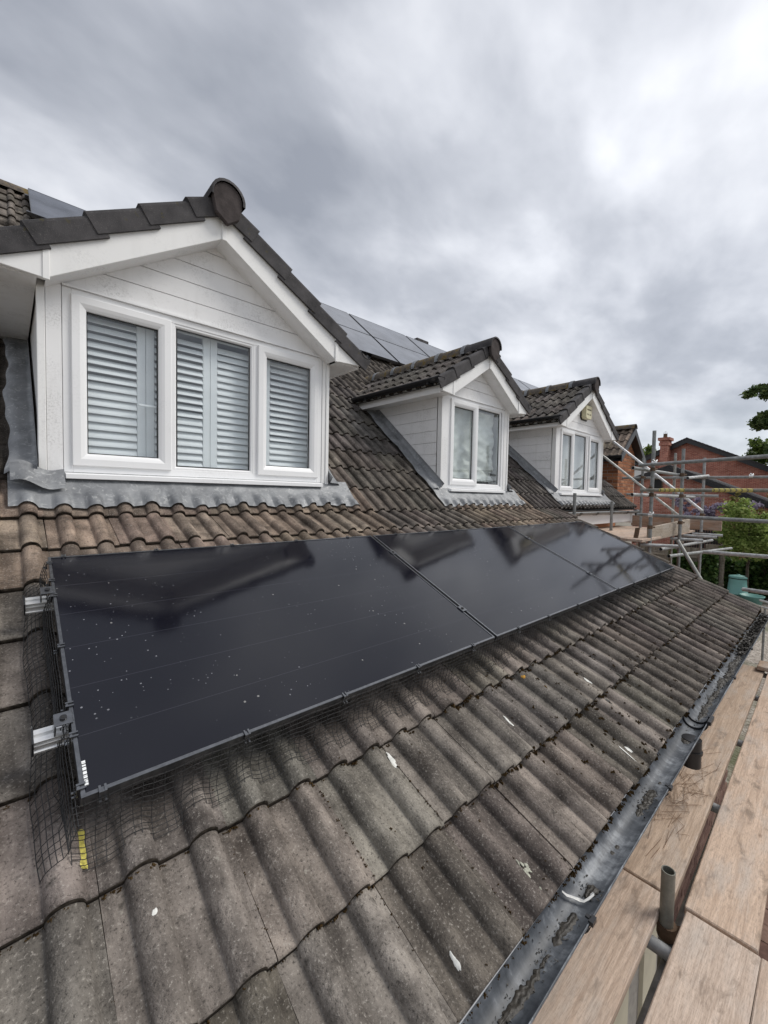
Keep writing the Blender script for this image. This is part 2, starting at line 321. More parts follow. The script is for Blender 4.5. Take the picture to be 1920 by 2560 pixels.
def tape():
    mt, nt, b = newmat('yellow_taped_tube'); tc = node(nt, 'ShaderNodeTexCoord').outputs['Object']
    sp = node(nt, 'ShaderNodeSeparateXYZ', {0: tc})
    w = math_(nt, 'FRACT', math_(nt, 'MULTIPLY', math_(nt, 'ADD', sp.outputs[2], math_(nt, 'MULTIPLY', sp.outputs[0], 1.2)), 18.0))
    yl = mixc(nt, math_(nt, 'GREATER_THAN', w, 0.72), (0.55, 0.47, 0.12), (0.16, 0.14, 0.07))
    n = noise(nt, tc, 30.0, 4.0)
    yl = mixc(nt, ramp(nt, n, [(0.45, 0.0), (0.65, 0.5)]), yl, (0.26, 0.25, 0.2))
    setin(nt, b, base=yl, rough=0.6); return mt
M['tape'] = tape()

# ------------------------------------------------------------------ object helpers
WM = {}
class MB:
    def __init__(s): s.v = []; s.f = []; s.sm = []
    def add(s, vs, fs, smooth=False):
        n = len(s.v); s.v += [tuple(a) for a in vs]; s.f += [tuple(i+n for i in f) for f in fs]; s.sm += [smooth]*len(fs); return s
    def box(s, a, b, X=None):
        (x0, y0, z0), (x1, y1, z1) = a, b
        vs = [V((x, y, z)) for z in (z0, z1) for y in (y0, y1) for x in (x0, x1)]
        if X is not None: vs = [X @ q for q in vs]
        return s.add(vs, [(0, 2, 3, 1), (4, 5, 7, 6), (0, 1, 5, 4), (2, 6, 7, 3), (0, 4, 6, 2), (1, 3, 7, 5)])
    def tube(s, p0, p1, r, n=10, hollow=0.0, r1=None):
        p0, p1 = V(p0), V(p1); ax = (p1-p0).normalized()
        a = ax.orthogonal().normalized(); b = ax.cross(a); r1 = r if r1 is None else r1
        cs = [(cos(2*pi*i/n), sin(2*pi*i/n)) for i in range(n)]
        vs = [p0+(a*c+b*d)*r for c, d in cs]+[p1+(a*c+b*d)*r1 for c, d in cs]
        s.add(vs, [(i, (i+1) % n, n+(i+1) % n, n+i) for i in range(n)], True)
        if hollow:
            ri = r-hollow
            for P, sg in ((p0, 1), (p1, -1)):
                q = P+ax*0.10*sg
                vs = [P+(a*c+b*d)*r for c, d in cs]+[P+(a*c+b*d)*ri for c, d in cs]+[q+(a*c+b*d)*ri for c, d in cs]
                s.add(vs, [(i, n+i, n+(i+1) % n, (i+1) % n) for i in range(n)]+[(n+i, 2*n+i, 2*n+(i+1) % n, n+(i+1) % n) for i in range(n)]+[tuple(range(2*n, 3*n))])
        else:
            s.add(vs, [tuple(range(n-1, -1, -1)), tuple(range(n, 2*n))])
        return s
    def path(s, pts, r, n=4):
        for a, b in zip(pts, pts[1:]): s.tube(a, b, r, n)
        return s
    def prism(s, poly, ax, d0, d1, X=None):
        """poly: 2D points, extruded along axis ax ('x','y','z') from d0 to d1"""
        k = len(poly)
        def P(u, w, d): q = {'x': (d, u, w), 'y': (u, d, w), 'z': (u, w, d)}[ax]; q = V(q); return X @ q if X is not None else q
        vs = [P(u, w, d0) for u, w in poly]+[P(u, w, d1) for u, w in poly]
        return s.add(vs, [tuple(range(k)), tuple(range(2*k-1, k-1, -1))]+[(i, k+i, k+(i+1) % k, (i+1) % k) for i in range(k)])
    def grid(s, rows, smooth=True, closed=False):
        n = len(rows[0]); vs = [p for r in rows for p in r]; fs = []
        for j in range(len(rows)-1):
            for i in range(n if closed else n-1):
                i2 = (i+1) % n; fs.append((j*n+i, j*n+i2, (j+1)*n+i2, (j+1)*n+i))
        return s.add(vs, fs, smooth)
    def mesh(s, name, mat, fix=True, bevel=0.0):
        me = bpy.data.meshes.new(name); me.from_pydata([tuple(v) for v in s.v], [], s.f)
        me.polygons.foreach_set('use_smooth', s.sm)
        if fix or bevel:
            bm = bmesh.new(); bm.from_mesh(me)
            if fix: bmesh.ops.recalc_face_normals(bm, faces=bm.faces)
            if bevel:
                bmesh.ops.bevel(bm, geom=[e for e in bm.edges if e.is_manifold and e.calc_face_angle(0) > 0.5], offset=bevel, segments=1, affect='EDGES', clamp_overlap=True)
            bm.to_mesh(me); bm.free()
        for mm in (mat if isinstance(mat, list) else [mat]): me.materials.append(M[mm] if isinstance(mm, str) else mm)
        return me
def tag(o, label=None, cat=None, group=None, kind=None):
    for k, v in (('label', label), ('category', cat), ('group', group), ('kind', kind)):
        if v: o[k] = v
    return o
def put(name, me, parent=None, X=None, col=None, **kw):
    o = bpy.data.objects.new(name, me); C.objects.link(o)
    X = X if X is not None else Matrix.Identity(4); WM[o] = X
    if parent is not None:
        o.parent = parent; o.matrix_basis = WM[parent].inverted() @ X
    else: o.matrix_basis = X
    if col is not None: o.color = (*col, 1) if len(col) == 3 else col
    return tag(o, **kw)
def part(name, mb, mat, parent=None, col=None, bevel=0.0, fix=True, **kw):
    """mesh given in world coordinates; its origin is moved to its own centre-base"""
    xs = [v[0] for v in mb.v]; ys = [v[1] for v in mb.v]; zs = [v[2] for v in mb.v]
    o = V(((min(xs)+max(xs))/2, (min(ys)+max(ys))/2, min(zs)))
    mb.v = [tuple(V(v)-o) for v in mb.v]
    return put(name, mb.mesh(name, mat, fix, bevel), parent, Matrix.Translation(o), col, **kw)
def thing(name, loc, label, cat, group=None):
    return tag(put(name, None, None, Matrix.Translation(V(loc))), label, cat, group)
def T(x, y, z): return Matrix.Translation(V((x, y, z)))
def frame_mat(o, u, v, w):
    X = Matrix.Identity(4)
    for i in range(3): X[i][0] = u[i]; X[i][1] = v[i]; X[i][2] = w[i]; X[i][3] = o[i]
    return X
def jit(a): return RND.uniform(-a, a)

# ------------------------------------------------------------------ roof frames
TH = 0.41589; CT, ST = cos(TH), sin(TH)
LOW = frame_mat((0, 0, 0), (1, 0, 0), (0, CT, ST), (0, -ST, CT))      # u along eave, v up the slope, w out of the panel plane
A2 = radians(41); CA, SA = cos(A2), sin(A2)
KY, KZ = 1.757, 0.601
UPP = frame_mat((0, KY, KZ), (1, 0, 0), (0, CA, SA), (0, -SA, CA))    # steeper upper roof, w=0 is the mean tile surface
def low(u, v, w): return LOW @ V((u, v, w))
def upp(u, v, w): return UPP @ V((u, v, w))
GA, TW = 0.329, 0.305
RC = (0.090, 0.2425); HW, RH = 0.038, 0.037
LAP = 0.025
def prof(u):
    u = u % TW; h = 0.0
    for c in RC:
        d = abs(u-c)
        if d < HW: h = max(h, RH*sqrt(max(0.0, 1-(d/HW)**2)))
    return h
U0 = 0.33
def tile_mesh(name, u0, u1, nseg=26, length=0.40, wob=0.0):
    mb = MB()
    us = sorted([q for q in [0.0, TW]+[c+HW*e for c in RC for e in (-1.10, -1.015, -0.985, -0.94, -0.86, -0.72, -0.5, -0.25, 0.0, 0.25, 0.5, 0.72, 0.86, 0.94, 0.985, 1.015, 1.10)]+[0.02, 0.165] if u0 <= q <= u1+1e-6])
    if us[-1] < u1: us.append(u1)
    g = 0.0006; us[0] += g; us[-1] -= g
    tilt = -LAP/GA
    def row(v, dz): return [V((u, v + (wob*sin(u*37+v*3)), prof(min(max(u, 0.0001), TW-0.0001))-0.012+0.012+tilt*v+dz)) for u in us]
    rows = [row(0.010, -0.034), row(0.0, -0.025), row(0.0, -0.007), row(0.004, -0.002), row(0.012, 0.0), row(min(0.17, length*0.5), 0.0), row(length, 0.0)]
    mb.grid(rows)
    nq = len(us)-1
    n = len(us)
    for side in (0, n-1):                                    # side walls
        top = [rows[k][side] for k in (2, 3, 4, 5, 6)]
        bot = [p+V((0, 0, -0.020)) for p in top]
        mb.grid([top, bot], False)
    me = mb.mesh(name, ['tile', 'tile_edge'], fix=True)
    for p_ in me.polygons:
        if p_.index < 2*nq: p_.material_index = 1
    return me
TILES = [tile_mesh('roof_tile', 0, TW, wob=0.0006*k) for k in range(3)]
SHORT = tile_mesh('roof_tile', 0, TW, length=0.13)
HALF = tile_mesh('roof_tile', 0, TW/2, 13)
def tile_color(zone):
    k = RND.uniform(0.80, 1.16)
    if zone == 'tan': t = (1.20, 1.02, 0.88)
    elif zone == 'dark': t = (0.62, 0.60, 0.60)
    elif zone == 'mid': t = (0.80, 0.745, 0.70)
    else: t = (1.0, 0.965, 0.92)
    return tuple(k*c*RND.uniform(0.97, 1.03) for c in t)
def lay(Xf, u, v, w, parent, zone, half=False, short=False):
    X = Xf @ T(u+jit(0.002), v+jit(0.005), w+jit(0.002)) @ Matrix.Rotation(jit(0.009), 4, 'Z') @ Matrix.Rotation(jit(0.004), 4, 'X')
    return put('roof_tile', HALF if half else SHORT if short else RND.choice(TILES), parent, X, tile_color(zone))
class Joined:
    """many tiles as one cheap mesh"""
    def __init__(s): s.mb = MB()
    def tile(s, Xf, u, v, w, n=12, tw=TW, ln=0.37):
        us = sorted([0.0, tw]+[c+HW*e for c in RC for e in (-1.02, -0.95, -0.75, -0.4, 0.0, 0.4, 0.75, 0.95, 1.02)]); rows = []
        for vv, dz in ((0.0, -0.027), (0.0, 0.0), (ln, 0.0)):
            rows.append([Xf @ V((u+a, v+vv, w+prof(min(a, TW-1e-4))-LAP/GA*vv+dz)) for a in us])
        s.mb.grid(rows)
WPAN = -0.170                                               # pan level of the lower tiles in the panel frame
def wt(u, v):                                               # tile surface under the panels
    vv = (v+0.8) % GA
    return WPAN+prof((u-U0) % TW)-LAP/GA*vv+0.006

# ------------------------------------------------------------------ the house
house = thing('house', (3.0, 4.0, -3.1), 'tile roofed house in the foreground with three white dormers and a low front roof', 'house')
XR = U0+19.5*TW                                              # right verge of the low front roof (6.28)
for ci in range(9):
    v = -0.80+GA*ci
    if ci == 8: continue
    for k in range(-3, 20):
        u = U0+TW*k
        hidden = ci in (3, 4, 5) and 1 <= k <= 15
        if hidden: continue
        half = k == 19
        if ci >= 6: zone = 'tan' if (u < 2.3 or 3.6 < u < 5.3) else 'mid'
        elif ci == 0: zone = 'mid' if k % 3 else 'grey'
        else: zone = 'grey'
        if (k > 8 and ci < 2) or (k > 13 and ci < 6): zone = 'mid'
        lay(LOW, u, v, WPAN+0.006, house, zone, half)
J = Joined()
for ci in (3, 4, 5):
    for k in range(1, 16): J.tile(LOW, U0+TW*k, -0.80+GA*ci, WPAN+0.006)
o = part('roof_tile', J.mb, 'tile', house, (0.8, 0.78, 0.75), kind='stuff')
# upper roof: rows that show
DORM = [dict(xl=0.014, xr=2.075, mid=1.046), dict(xl=3.675, xr=5.155, mid=4.412), dict(xl=6.615, xr=8.66, mid=7.66)]
done = set()
def uplay(n, k, zone):
    if (n, k) in done: return
    u_ = U0+TW*k
    done.add((n, k)); lay(UPP, u_, GA*n, -0.004, house, zone, short=n == 0 and any(d['xl']-0.14 < u_ and u_+TW < d['xr']+0.22 for d in DORM))
for k in range(-3, 32):
    u = U0+TW*k
    z = 'tan' if (u < 2.3 or 3.6 < u < 5.25) else ('dark' if u > 5.3 else 'mid')
    uplay(0, k, z)
for n in range(1, 11):
    for k in range(6, 11): uplay(n, k, 'mid' if n < 3 else 'dark')
for n in range(1, 6):
    for k in range(15, 21): uplay(n, k, 'dark')
for n in range(1, 6):
    for k in range(27, 32): uplay(n, k, 'dark')
for n in range(16, 20):
    for k in range(-4, 0): uplay(n, k, 'mid')
J = Joined()
for n in range(1, 20):
    for k in range(-7, 49):
        if (n, k) in done: continue
        u = U0+TW*k
        if n < 5 and any(d['xl']-0.02 < u and u+TW < d['xr']+0.02 for d in DORM): continue
        if n < 13 and k >= 32: continue
        J.tile(UPP, u, GA*n, -0.004)
part('roof_tile', J.mb, 'tile', house, (0.72, 0.68, 0.65), kind='stuff')
mb = MB()                                                    # felt under the tiles
mb.add([low(-0.65, -0.77, -0.215), low(XR-0.02, -0.77, -0.215), low(XR-0.02, 1.86, -0.215), low(-0.65, 1.86, -0.215)], [(0, 1, 2, 3)])
mb.add([upp(-1.8, -0.03, -0.055), upp(10.1, -0.03, -0.055), upp(10.1, 6.6, -0.055), upp(-1.8, 6.6, -0.055)], [(0, 1, 2, 3)])
mb.add([upp(10.1, 4.3, -0.055), upp(15.3, 4.3, -0.055), upp(15.3, 6.6, -0.055), upp(10.1, 6.6, -0.055)], [(0, 1, 2, 3)])
RY = KY+6.62*CA; RZ = KZ+6.62*SA
mb.add([(-1.8, RY, RZ-0.08), (15.3, RY, RZ-0.08), (15.3, RY+4, RZ-3.0), (-1.8, RY+4, RZ-3.0)], [(0, 1, 2, 3)])
part('roof_felt', mb, 'felt', house)
for i in range(38):                                          # main ridge, mostly behind the upper panels
    x0 = -1.6+0.445*i
    if -1.2 < x0 < 0.3 or 4.5 < x0 < 12:
        rows = [[V((x, RY+0.12*cos(a), RZ-0.07+0.12*sin(a))) for a in [pi*j/8 for j in range(9)]] for x in (x0, x0+0.44)]
        part('ridge_tile', MB().grid(rows), 'ridge', house)
part('ridge_vent', MB().box((8.15, RY-0.10, RZ), (8.62, RY+0.1, RZ+0.115)), 'verge', house, bevel=0.015)
# verge of the low roof: bedding strip + undercloak
mb = MB()
mb.box((XR-0.03, -0.79, -0.225), (XR-0.004, 1.84, -0.178), LOW)
part('verge_bedding', mb, 'verge', house)
# walls
mb = MB()
mb.box((-1.6, 2.2, -3.1), (10.15, 2.4, 0.62)); mb.box((-1.6, 2.4, -3.1), (-1.4, 9, 0.7)); mb.box((-1.6, 8.8, -3.1), (15, 9.0, 2.0))
part('wall', mb, 'brick', house)
part('lower_wall', MB().box((-1.6, -0.45, -3.1), (6.2, -0.30, -0.60)), 'mortar', house)
part('side_wall', MB().box((6.05, -0.29, -3.1), (6.2, 2.19, -0.42)).prism([(-0.29, -0.42), (2.19, -0.42), (2.19, 0.45), (1.85, 0.45)], 'x', 6.06, 6.19), 'brick', house)
mb = MB()                                                    # bricks of the low front wall seen between the boards
for j in range(33):
    z = -3.09+0.075*j
    for i in range(38):
        x = -1.5+0.225*i+(0.11 if j % 2 else 0)
        if 1.05 < x+0.1 < 3.45 and z < -0.95 or x > 5.95: continue
        mb.box((x, -0.462+jit(0.002), z), (x+0.214, -0.44, z+0.064))
part('brick', mb, 'paver', house, kind='stuff')
mb = MB()
for x0 in (1.12, 1.72, 2.32, 2.92): mb.box((x0, -0.475, -3.1), (x0+0.30, -0.44, -0.95))
mb.box((1.05, -0.48, -1.0), (3.5, -0.44, -0.93))
part('garage_door', mb, 'cream', house)
part('soffit', MB().box((-1.6, -0.62, -0.66), (6.2, -0.44, -0.645)), 'white', house)
part('fascia', MB().box((-1.6, -0.638, -0.66), (6.26, -0.622, -0.51)), 'white', house)
# low front gutter
GX0, GX1, GY, GZ, GR = -1.0, 6.42, -0.694, -0.515, 0.062
def half_round(x0, x1, r, y=GY, z=GZ, th=0.003, ax='x'):
    rows = []
    for rr in (r, r-th):
        prof_ = [(rr*cos(a), rr*sin(a)) for a in [pi+pi*j/14 for j in range(15)]]
        rows.append(prof_)
    loop = rows[0]+rows[1][::-1]
    def P(d, q): return V((d, y+q[0], z+q[1])) if ax == 'x' else V((y+q[0], d, z+q[1]))
    mb = MB(); mb.grid([[P(d, q) for q in loop] for d in (x0, x1)], True, True); return mb
gut = part('gutter', half_round(GX0, GX1, GR), 'gutter', house)
mb = half_round(2.80, 2.90, GR+0.008, th=0.006); mb.box((2.80, GY-GR-0.016, GZ-0.01), (2.90, GY-GR, GZ+0.012))
part('gutter_union', mb, 'black', gut)
mb = MB()
for xa in (2.802, 2.892):
    rows = [[V((xa+dx, GY+rr*cos(a), GZ+rr*sin(a))) for dx, rr in ((0, GR-0.002), (0, GR-0.012), (0.007, GR-0.012), (0.007, GR-0.002))] for a in [pi+pi*j/14 for j in range(15)]]
    mb.grid(rows, False, True)
part('rubber_seal', mb, 'black', gut)
for xb in (1.155, 2.016, 3.72, 4.6, 5.5):
    mb = half_round(xb-0.014, xb+0.014, GR+0.005, th=0.004)
    mb.box((xb-0.014, GY-GR-0.010, GZ-0.008), (xb+0.014, GY-GR+0.004, GZ+0.006)); mb.box((xb-0.006, GY-GR+0.002, GZ+0.0), (xb+0.006, GY-GR+0.016, GZ+0.006))
    part('gutter_bracket', mb, 'black', gut)
mb = MB().tube((2.66, GY-0.02, GZ-0.05), (2.66, GY-0.02, GZ-0.20), 0.046, 14); mb.tube((2.66, GY-0.02, GZ-0.11), (2.66, GY-0.02, GZ-0.125), 0.052, 14)
part('downpipe', mb, 'black', gut)
# upper eave at the right: fascia, gutter
part('fascia', MB().box((6.35, 1.735, 0.30), (9.78, 1.76, 0.49)), 'white', house)
part('fascia_end', MB().box((9.62, 1.70, 0.27), (9.80, 1.734, 0.52)).box((9.74, 1.735, 0.27), (9.80, 2.19, 0.52)), 'white', house)
part('soffit', MB().box((6.35, 1.76, 0.30), (9.74, 2.19, 0.315)), 'white', house)
g2 = part('gutter', half_round(6.3, 9.75, 0.055, 1.675, 0.53), 'steel', house, (0.7, 0.7, 0.7))
for xb in (6.85, 7.55, 8.3, 9.1):
    part('gutter_bracket', half_round(xb-0.04, xb+0.04, 0.062, 1.675, 0.528, 0.006), 'black', g2)
part('downpipe', MB().tube((9.86, 1.68, 0.52), (9.86, 1.70, 0.2), 0.04, 10).tube((9.78, 1.68, 0.50), (9.92, 1.68, 0.50), 0.05, 10), 'black', house)

# ------------------------------------------------------------------ dormers (parts of the house)
FY, BY = 2.0, 1.83
def dormer(xl, xr, mid, hwb, slope, zap, lights, cheek_x, label, rows_left, ncol, wl, wr):
    d = put('dormer', None, house, T(mid, FY, 0.8)); d['label'] = label
    B = math.atan(slope); CB, SB = cos(B), sin(B)
    zb = 1.925; hb = 0.205                                     # bargeboard underside at its foot, its height
    ztop = zap+hb                                              # bargeboard top at the apex
    # back wall of the bay, cheeks, interior lining
    part('window_wall', MB().box((xl, FY+0.06, 1.955), (xr, FY+0.10, 2.02)).prism([(xl, 2.02), (xr, 2.02), (xr, zap+slope*(mid-xr)+0.1), (mid, zap+0.1), (xl, zap+slope*(xl-mid)+0.1)], 'y', FY+0.012, FY+0.1), 'clad', d)
    mb = MB(); zc = zap+slope*(xl-mid)+0.10
    yb_ = KY+(zc-KZ)/0.869+0.25
    for x0, x1 in ((xl+0.012, xl+0.09), (xr-0.09, xr-0.012)):
        part('cheek_wall', MB().prism([(FY+0.1, 0.70), (yb_, 0.70), (yb_, zc), (FY+0.1, zc)], 'x', x0, x1), 'clad', d)
    mb = MB(); mb.box((xl+0.09, FY+0.75, 0.6), (xr-0.09, FY+0.79, zc)); mb.box((xl+0.09, FY+0.1, 0.74), (xr-0.09, FY+0.75, 0.76)); mb.box((xl+0.09, FY+0.1, zc-0.02), (xr-0.09, FY+0.75, zc))
    part('room_lining', mb, 'room', d)
    # cheek boards (left cheek faces the camera)
    if cheek_x:
        z = 0.70
        zj = [0.70+0.139*i for i in range(10)]
        for za in zj:
            zt = min(za+0.135, 1.945)
            if zt-za < 0.03: continue
            ya = FY+0.06; yend = KY+(za-KZ)/0.869+0.12
            yend2 = KY+(zt-KZ)/0.869+0.12
            part('cladding_board', MB().prism([(ya, za), (yend, za), (yend2, zt), (ya, zt)], 'x', xl+0.0, xl+0.0118), 'clad', d, bevel=0.0018)
    # gable boards
    zj = [1.985, 2.118, 2.250, 2.381, 2.512, 2.643, 2.77]
    for za, zt in zip(zj, zj[1:]):
        f = lambda z_: max((zap+0.10-z_)/slope, 0.0)
        ha, ht = min(f(za), (xr-xl)/2), min(f(zt-0.004), (xr-xl)/2)
        if ha <= 0.03: continue
        part('cladding_board', MB().prism([(mid-ha, za+0.001), (mid+ha, za+0.001), (mid+ht, zt-0.003), (mid-ht, zt-0.003)], 'y', FY-0.004, FY+0.011), 'clad', d, bevel=0.002)
    # corner posts
    pt = 1.98
    part('corner_post', MB().box((xl+0.001, FY-0.020, 0.835), (xl+0.040, FY+0.045, pt)), 'fascia', d, bevel=0.003)
    part('corner_post', MB().box((xl+0.042, FY-0.012, 0.842), (wl-0.003, FY+0.045, pt-0.002)), 'clad', d, bevel=0.002)
    part('corner_post', MB().box((wr+0.003, FY-0.012, 0.842), (xr-0.036, FY+0.045, pt-0.002)), 'fascia', d, bevel=0.002)
    part('corner_post', MB().box((xr-0.034, FY-0.020, 0.835), (xr-0.001, FY+0.045, pt)), 'fascia', d, bevel=0.003)
    # window frame: outer members
    mb = MB(); f0, f1 = FY-0.008, FY+0.055
    zb_, zt_ = 0.852, 1.972
    mb.box((wl, f0, zb_), (wl+0.045, f1, zt_)); mb.box((wr-0.045, f0, zb_), (wr, f1, zt_))
    mb.box((wl+0.045, f0, zt_-0.045), (wr-0.045, f1, zt_)); mb.box((wl+0.045, f0, zb_), (wr-0.045, f1, zb_+0.050))
    xs = [l for l in lights]
    for a, b in zip(xs, xs[1:]):
        mb.box(((a[1]+b[0])/2-0.022, f0+0.001, zb_+0.050), ((a[1]+b[0])/2+0.022, f1, zt_-0.045))
    part('window_frame', mb, 'white', d, bevel=0.003)
    part('window_sill', MB().prism([(FY-0.075, 0.812), (FY-0.075, 0.842), (FY-0.004, 0.851), (FY+0.05, 0.851), (FY+0.05, 0.812)], 'x', wl+0.004, wr-0.02), 'white', d, bevel=0.002)
    for x0, x1, opening in lights:
        sx = 0.078 if opening else 0.026
        zs0, zs1 = (0.895, 1.935) if opening else (0.900, 1.928)
        y0 = FY-0.026 if opening else FY-0.004
        mb = MB()
        def fr(a, dp0, dp1):
            # mitred frame with a sloped inner glazing bead
            rows = []
            for ins, yy in ((0.0, dp1), (0.0, dp0+0.004), (0.004, dp0), (a*0.55, dp0), (a*0.80, dp0+0.007), (a, dp0+0.016), (a, dp1)):
                rows.append([V((x0+ins, yy, zs0+ins)), V((x1-ins, yy, zs0+ins)), V((x1-ins, yy, zs1-ins)), V((x0+ins, yy, zs1-ins))])
            mb.grid(rows, False, True)
        fr(sx, y0, FY+0.040)
        sash = part('casement' if opening else 'fixed_light', mb, 'white', d)
        part('pane', MB().box((x0+sx-0.006, FY+0.018, zs0+sx-0.006), (x1-sx+0.006, FY+0.024, zs1-sx+0.006)), 'glass', d)
        mb = MB(); a0, a1, b0, b1 = x0+sx, x1-sx, zs0+sx, zs1-sx
        for bx in (((a0, b0), (a0+0.007, b1)), ((a1-0.007, b0), (a1, b1)), ((a0+0.007, b0), (a1-0.007, b0+0.007)), ((a0+0.007, b1-0.007), (a1-0.007, b1))):
            mb.box((bx[0][0], FY+0.008, bx[0][1]), (bx[1][0], FY+0.0178, bx[1][1]))
        part('glazing_seal', mb, 'black', d)
    # bargeboards, box ends
    for sg in (-1, 1):
        fx = mid+sg*0.995*(zap-zb)/(slope*0.995)
        foot = (zap-zb)/slope
        poly = [(mid+sg*0.004, zap), (mid+sg*foot, zb), (mid+sg*foot, zb+hb), (mid+sg*0.004, ztop-0.003)]
        part('bargeboard', MB().prism(poly, 'y', BY, BY+0.022), 'fascia', d, bevel=0.003)
        zt2 = zb+hb-slope*(hwb-foot)
        poly = [(mid+sg*(foot+0.003), zb-0.004), (mid+sg*hwb, zb+0.012), (mid+sg*hwb, zt2), (mid+sg*(foot+0.003), zb+hb-0.002)]
        part('box_end', MB().prism(poly, 'y', BY-0.004, BY+0.03), 'fascia', d, bevel=0.003)
        part('joint_cover', MB().box((mid+sg*(foot-0.001)-0.016, BY-0.010, zb-0.008), (mid+sg*(foot-0.001)+0.016, BY-0.0005, zb+hb-0.014)), 'fascia', d, bevel=0.002)
        ye = KY+(zb+0.02-KZ)/0.869
        # side fascia and soffit
        xf = mid+sg*hwb
        part('fascia', MB().box((xf-0.010, BY+0.031, zb-0.008), (xf+0.010, ye+0.10, zb+0.150)), 'fascia', d, bevel=0.002)
        xw = xl if sg < 0 else xr
        part('soffit', MB().box((min(xf-sg*0.011, xw), BY+0.031, zb), (max(xf-sg*0.011, xw), ye, zb+0.008)), 'clad', d)
        part('gable_soffit', MB().prism([(mid, zap+0.005), (mid+sg*foot, zb+0.005), (mid+sg*foot, zb+0.015), (mid, zap+0.015)], 'y', BY+0.023, FY-0.005), 'clad', d)
        gx = xf+sg*0.058
        g = part('gutter', half_round(BY+0.0, ye+0.06, 0.052, gx, zb+0.148, 0.004, 'y'), 'black', d)
        part('gutter_cap', half_round(BY-0.03, BY+0.02, 0.060, gx, zb+0.148, 0.055, 'y'), 'black', d)
        for yy in (BY+0.12, ye-0.25):
            part('gutter_bracket', MB().box((min(xf, gx+sg*0.05), yy, zb+0.085), (max(xf, gx+sg*0.05), yy+0.03, zb+0.10)), 'black', d)
    part('apex_cover', MB().box((mid-0.016, BY-0.010, zap-0.012), (mid+0.016, BY-0.0005, ztop-0.07)), 'fascia', d, bevel=0.002)
    part('gable_trim', MB().box((wl, FY-0.024, 1.973), (wr, FY-0.005, 1.984)), 'white', d)
    # roof slopes
    zr = ztop+0.075                                             # mean tile surface at the ridge line
    sl = (hwb+0.075)/CB                                         # slope length eave to ridge
    JR = Joined()
    yr = KY+(zr-KZ)/0.869
    for sg in (-1, 1):
        vv = V((-sg*CB, 0, SB)); ww = V((sg*SB, 0, CB)); uu = vv.cross(ww)
        e = V((mid+sg*(hwb+0.075), 0, zr-slope*(hwb+0.075)))
        nr = int(math.ceil((sl-0.06)/GA))
        for n in range(nr):
            v = GA*n
            zz = e.z+SB*v
            yend = KY+(zz-KZ)/0.869+0.15
            k = 0
            while True:
                y0 = BY+0.03+TW*k
                if y0 > yend: break
                if sg < 0:
                    X = frame_mat((e.x, y0+TW, e.z), uu, vv, ww)
                else:
                    X = frame_mat((e.x, y0, e.z), uu, vv, ww)
                ln = min(0.40, sl-v-0.02)
                if sg < 0 and rows_left and n < rows_left and k < ncol:
                    lay(X, 0, v, -0.006, d, 'dark' if RND.random() < 0.75 else 'mid')
                else: JR.tile(X, 0, v, -0.006, ln=min(0.37, ln))
                k += 1
        # slab below the tiles
        vs = []
        for y in (BY+0.02, ):
            pass
        a0, a1 = e+ww*(-0.05), e+vv*sl+ww*(-0.05)
        ye0, ye1 = KY+(a0.z-KZ)/0.869+0.2, KY+(a1.z-KZ)/0.869+0.2
        part('roof_felt', MB().add([V((a0.x, BY+0.02, a0.z)), V((a0.x, ye0, a0.z)), V((a1.x, ye1, a1.z)), V((a1.x, BY+0.02, a1.z))], [(0, 1, 2, 3)]), 'felt', d)
        # verge tiles: cap + front skirt, stepped
        n = 0
        while True:
            v0 = GA*n-0.02; 
            if v0 > sl-0.10: break
            v1 = min(v0+GA+0.055, sl-0.02)
            X = frame_mat(e, vv.cross(ww), vv, ww)
            s_ = 1 if sg > 0 else -1
            def P(y, v, w): q = e+vv*v+ww*w; return V((q.x, y, q.z))
            lo, hi = 0.030-0.016, 0.030                        # step between units
            fy = BY-0.028
            rows = []
            for v, w, fo in ((v0, hi+0.012, 0.0), (v1, lo+0.002, 0.007)):
                fy = BY-0.028+fo
                rows.append([P(BY+0.10, v, w-0.03), P(BY+0.055, v, w), P(fy+0.018, v, w), P(fy+0.004, v, w-0.008), P(fy, v, w-0.022), P(fy, v, w-0.128), P(fy+0.018, v, w-0.128), P(fy+0.018, v, w-0.03)])
            mb = MB(); mb.grid(rows, False, True); mb.add(rows[0], [tuple(range(8))]); mb.add(rows[1], [tuple(range(7, -1, -1))])
            part('verge_tile', mb, 'verge', d)
            n += 1
    if JR.mb.v: part('roof_tile', JR.mb, 'tile', d, (0.62, 0.58, 0.56), kind='stuff')
    # ridge
    rr = 0.122; zc_ = zr-0.035; y = BY-0.085; i = 0
    while y < yr+0.1:
        y1 = y+0.44
        angs = [radians(-8)+(pi+radians(16))*j/12 for j in range(13)]
        rows = [[V((mid+q*cos(a), yy, zc_+q*sin(a)+dz)) for a in angs] for yy, q, dz in ((y, rr-0.018, 0), (y, rr, 0), (y1, rr-0.004, 0))]
        part('ridge_tile', MB().grid(rows), 'ridge' if (cheek_x and i) else 'verge', d)
        if cheek_x:
            rows = [[V((mid+q*cos(a), yy, zc_+q*sin(a))) for a in angs] for yy, q in ((y1-0.03, rr), (y1-0.03, rr+0.008), (y1+0.03, rr+0.008), (y1+0.03, rr))]
            part('ridge_union', MB().grid(rows, False), 'lead', d)
        y = y1+0.006; i += 1
    # block end of the ridge
    pl = [(mid+0.106*cos(a), zc_+0.106*sin(a)) for a in [radians(-10)+radians(200)*j/16 for j in range(17)]]
    pl += [(mid-0.082, zc_-0.115), (mid, zc_-0.175), (mid+0.082, zc_-0.115)]
    part('ridge_end', MB().prism(pl, 'y', BY-0.072, BY-0.035), 'ridge_plate', d, bevel=0.006)
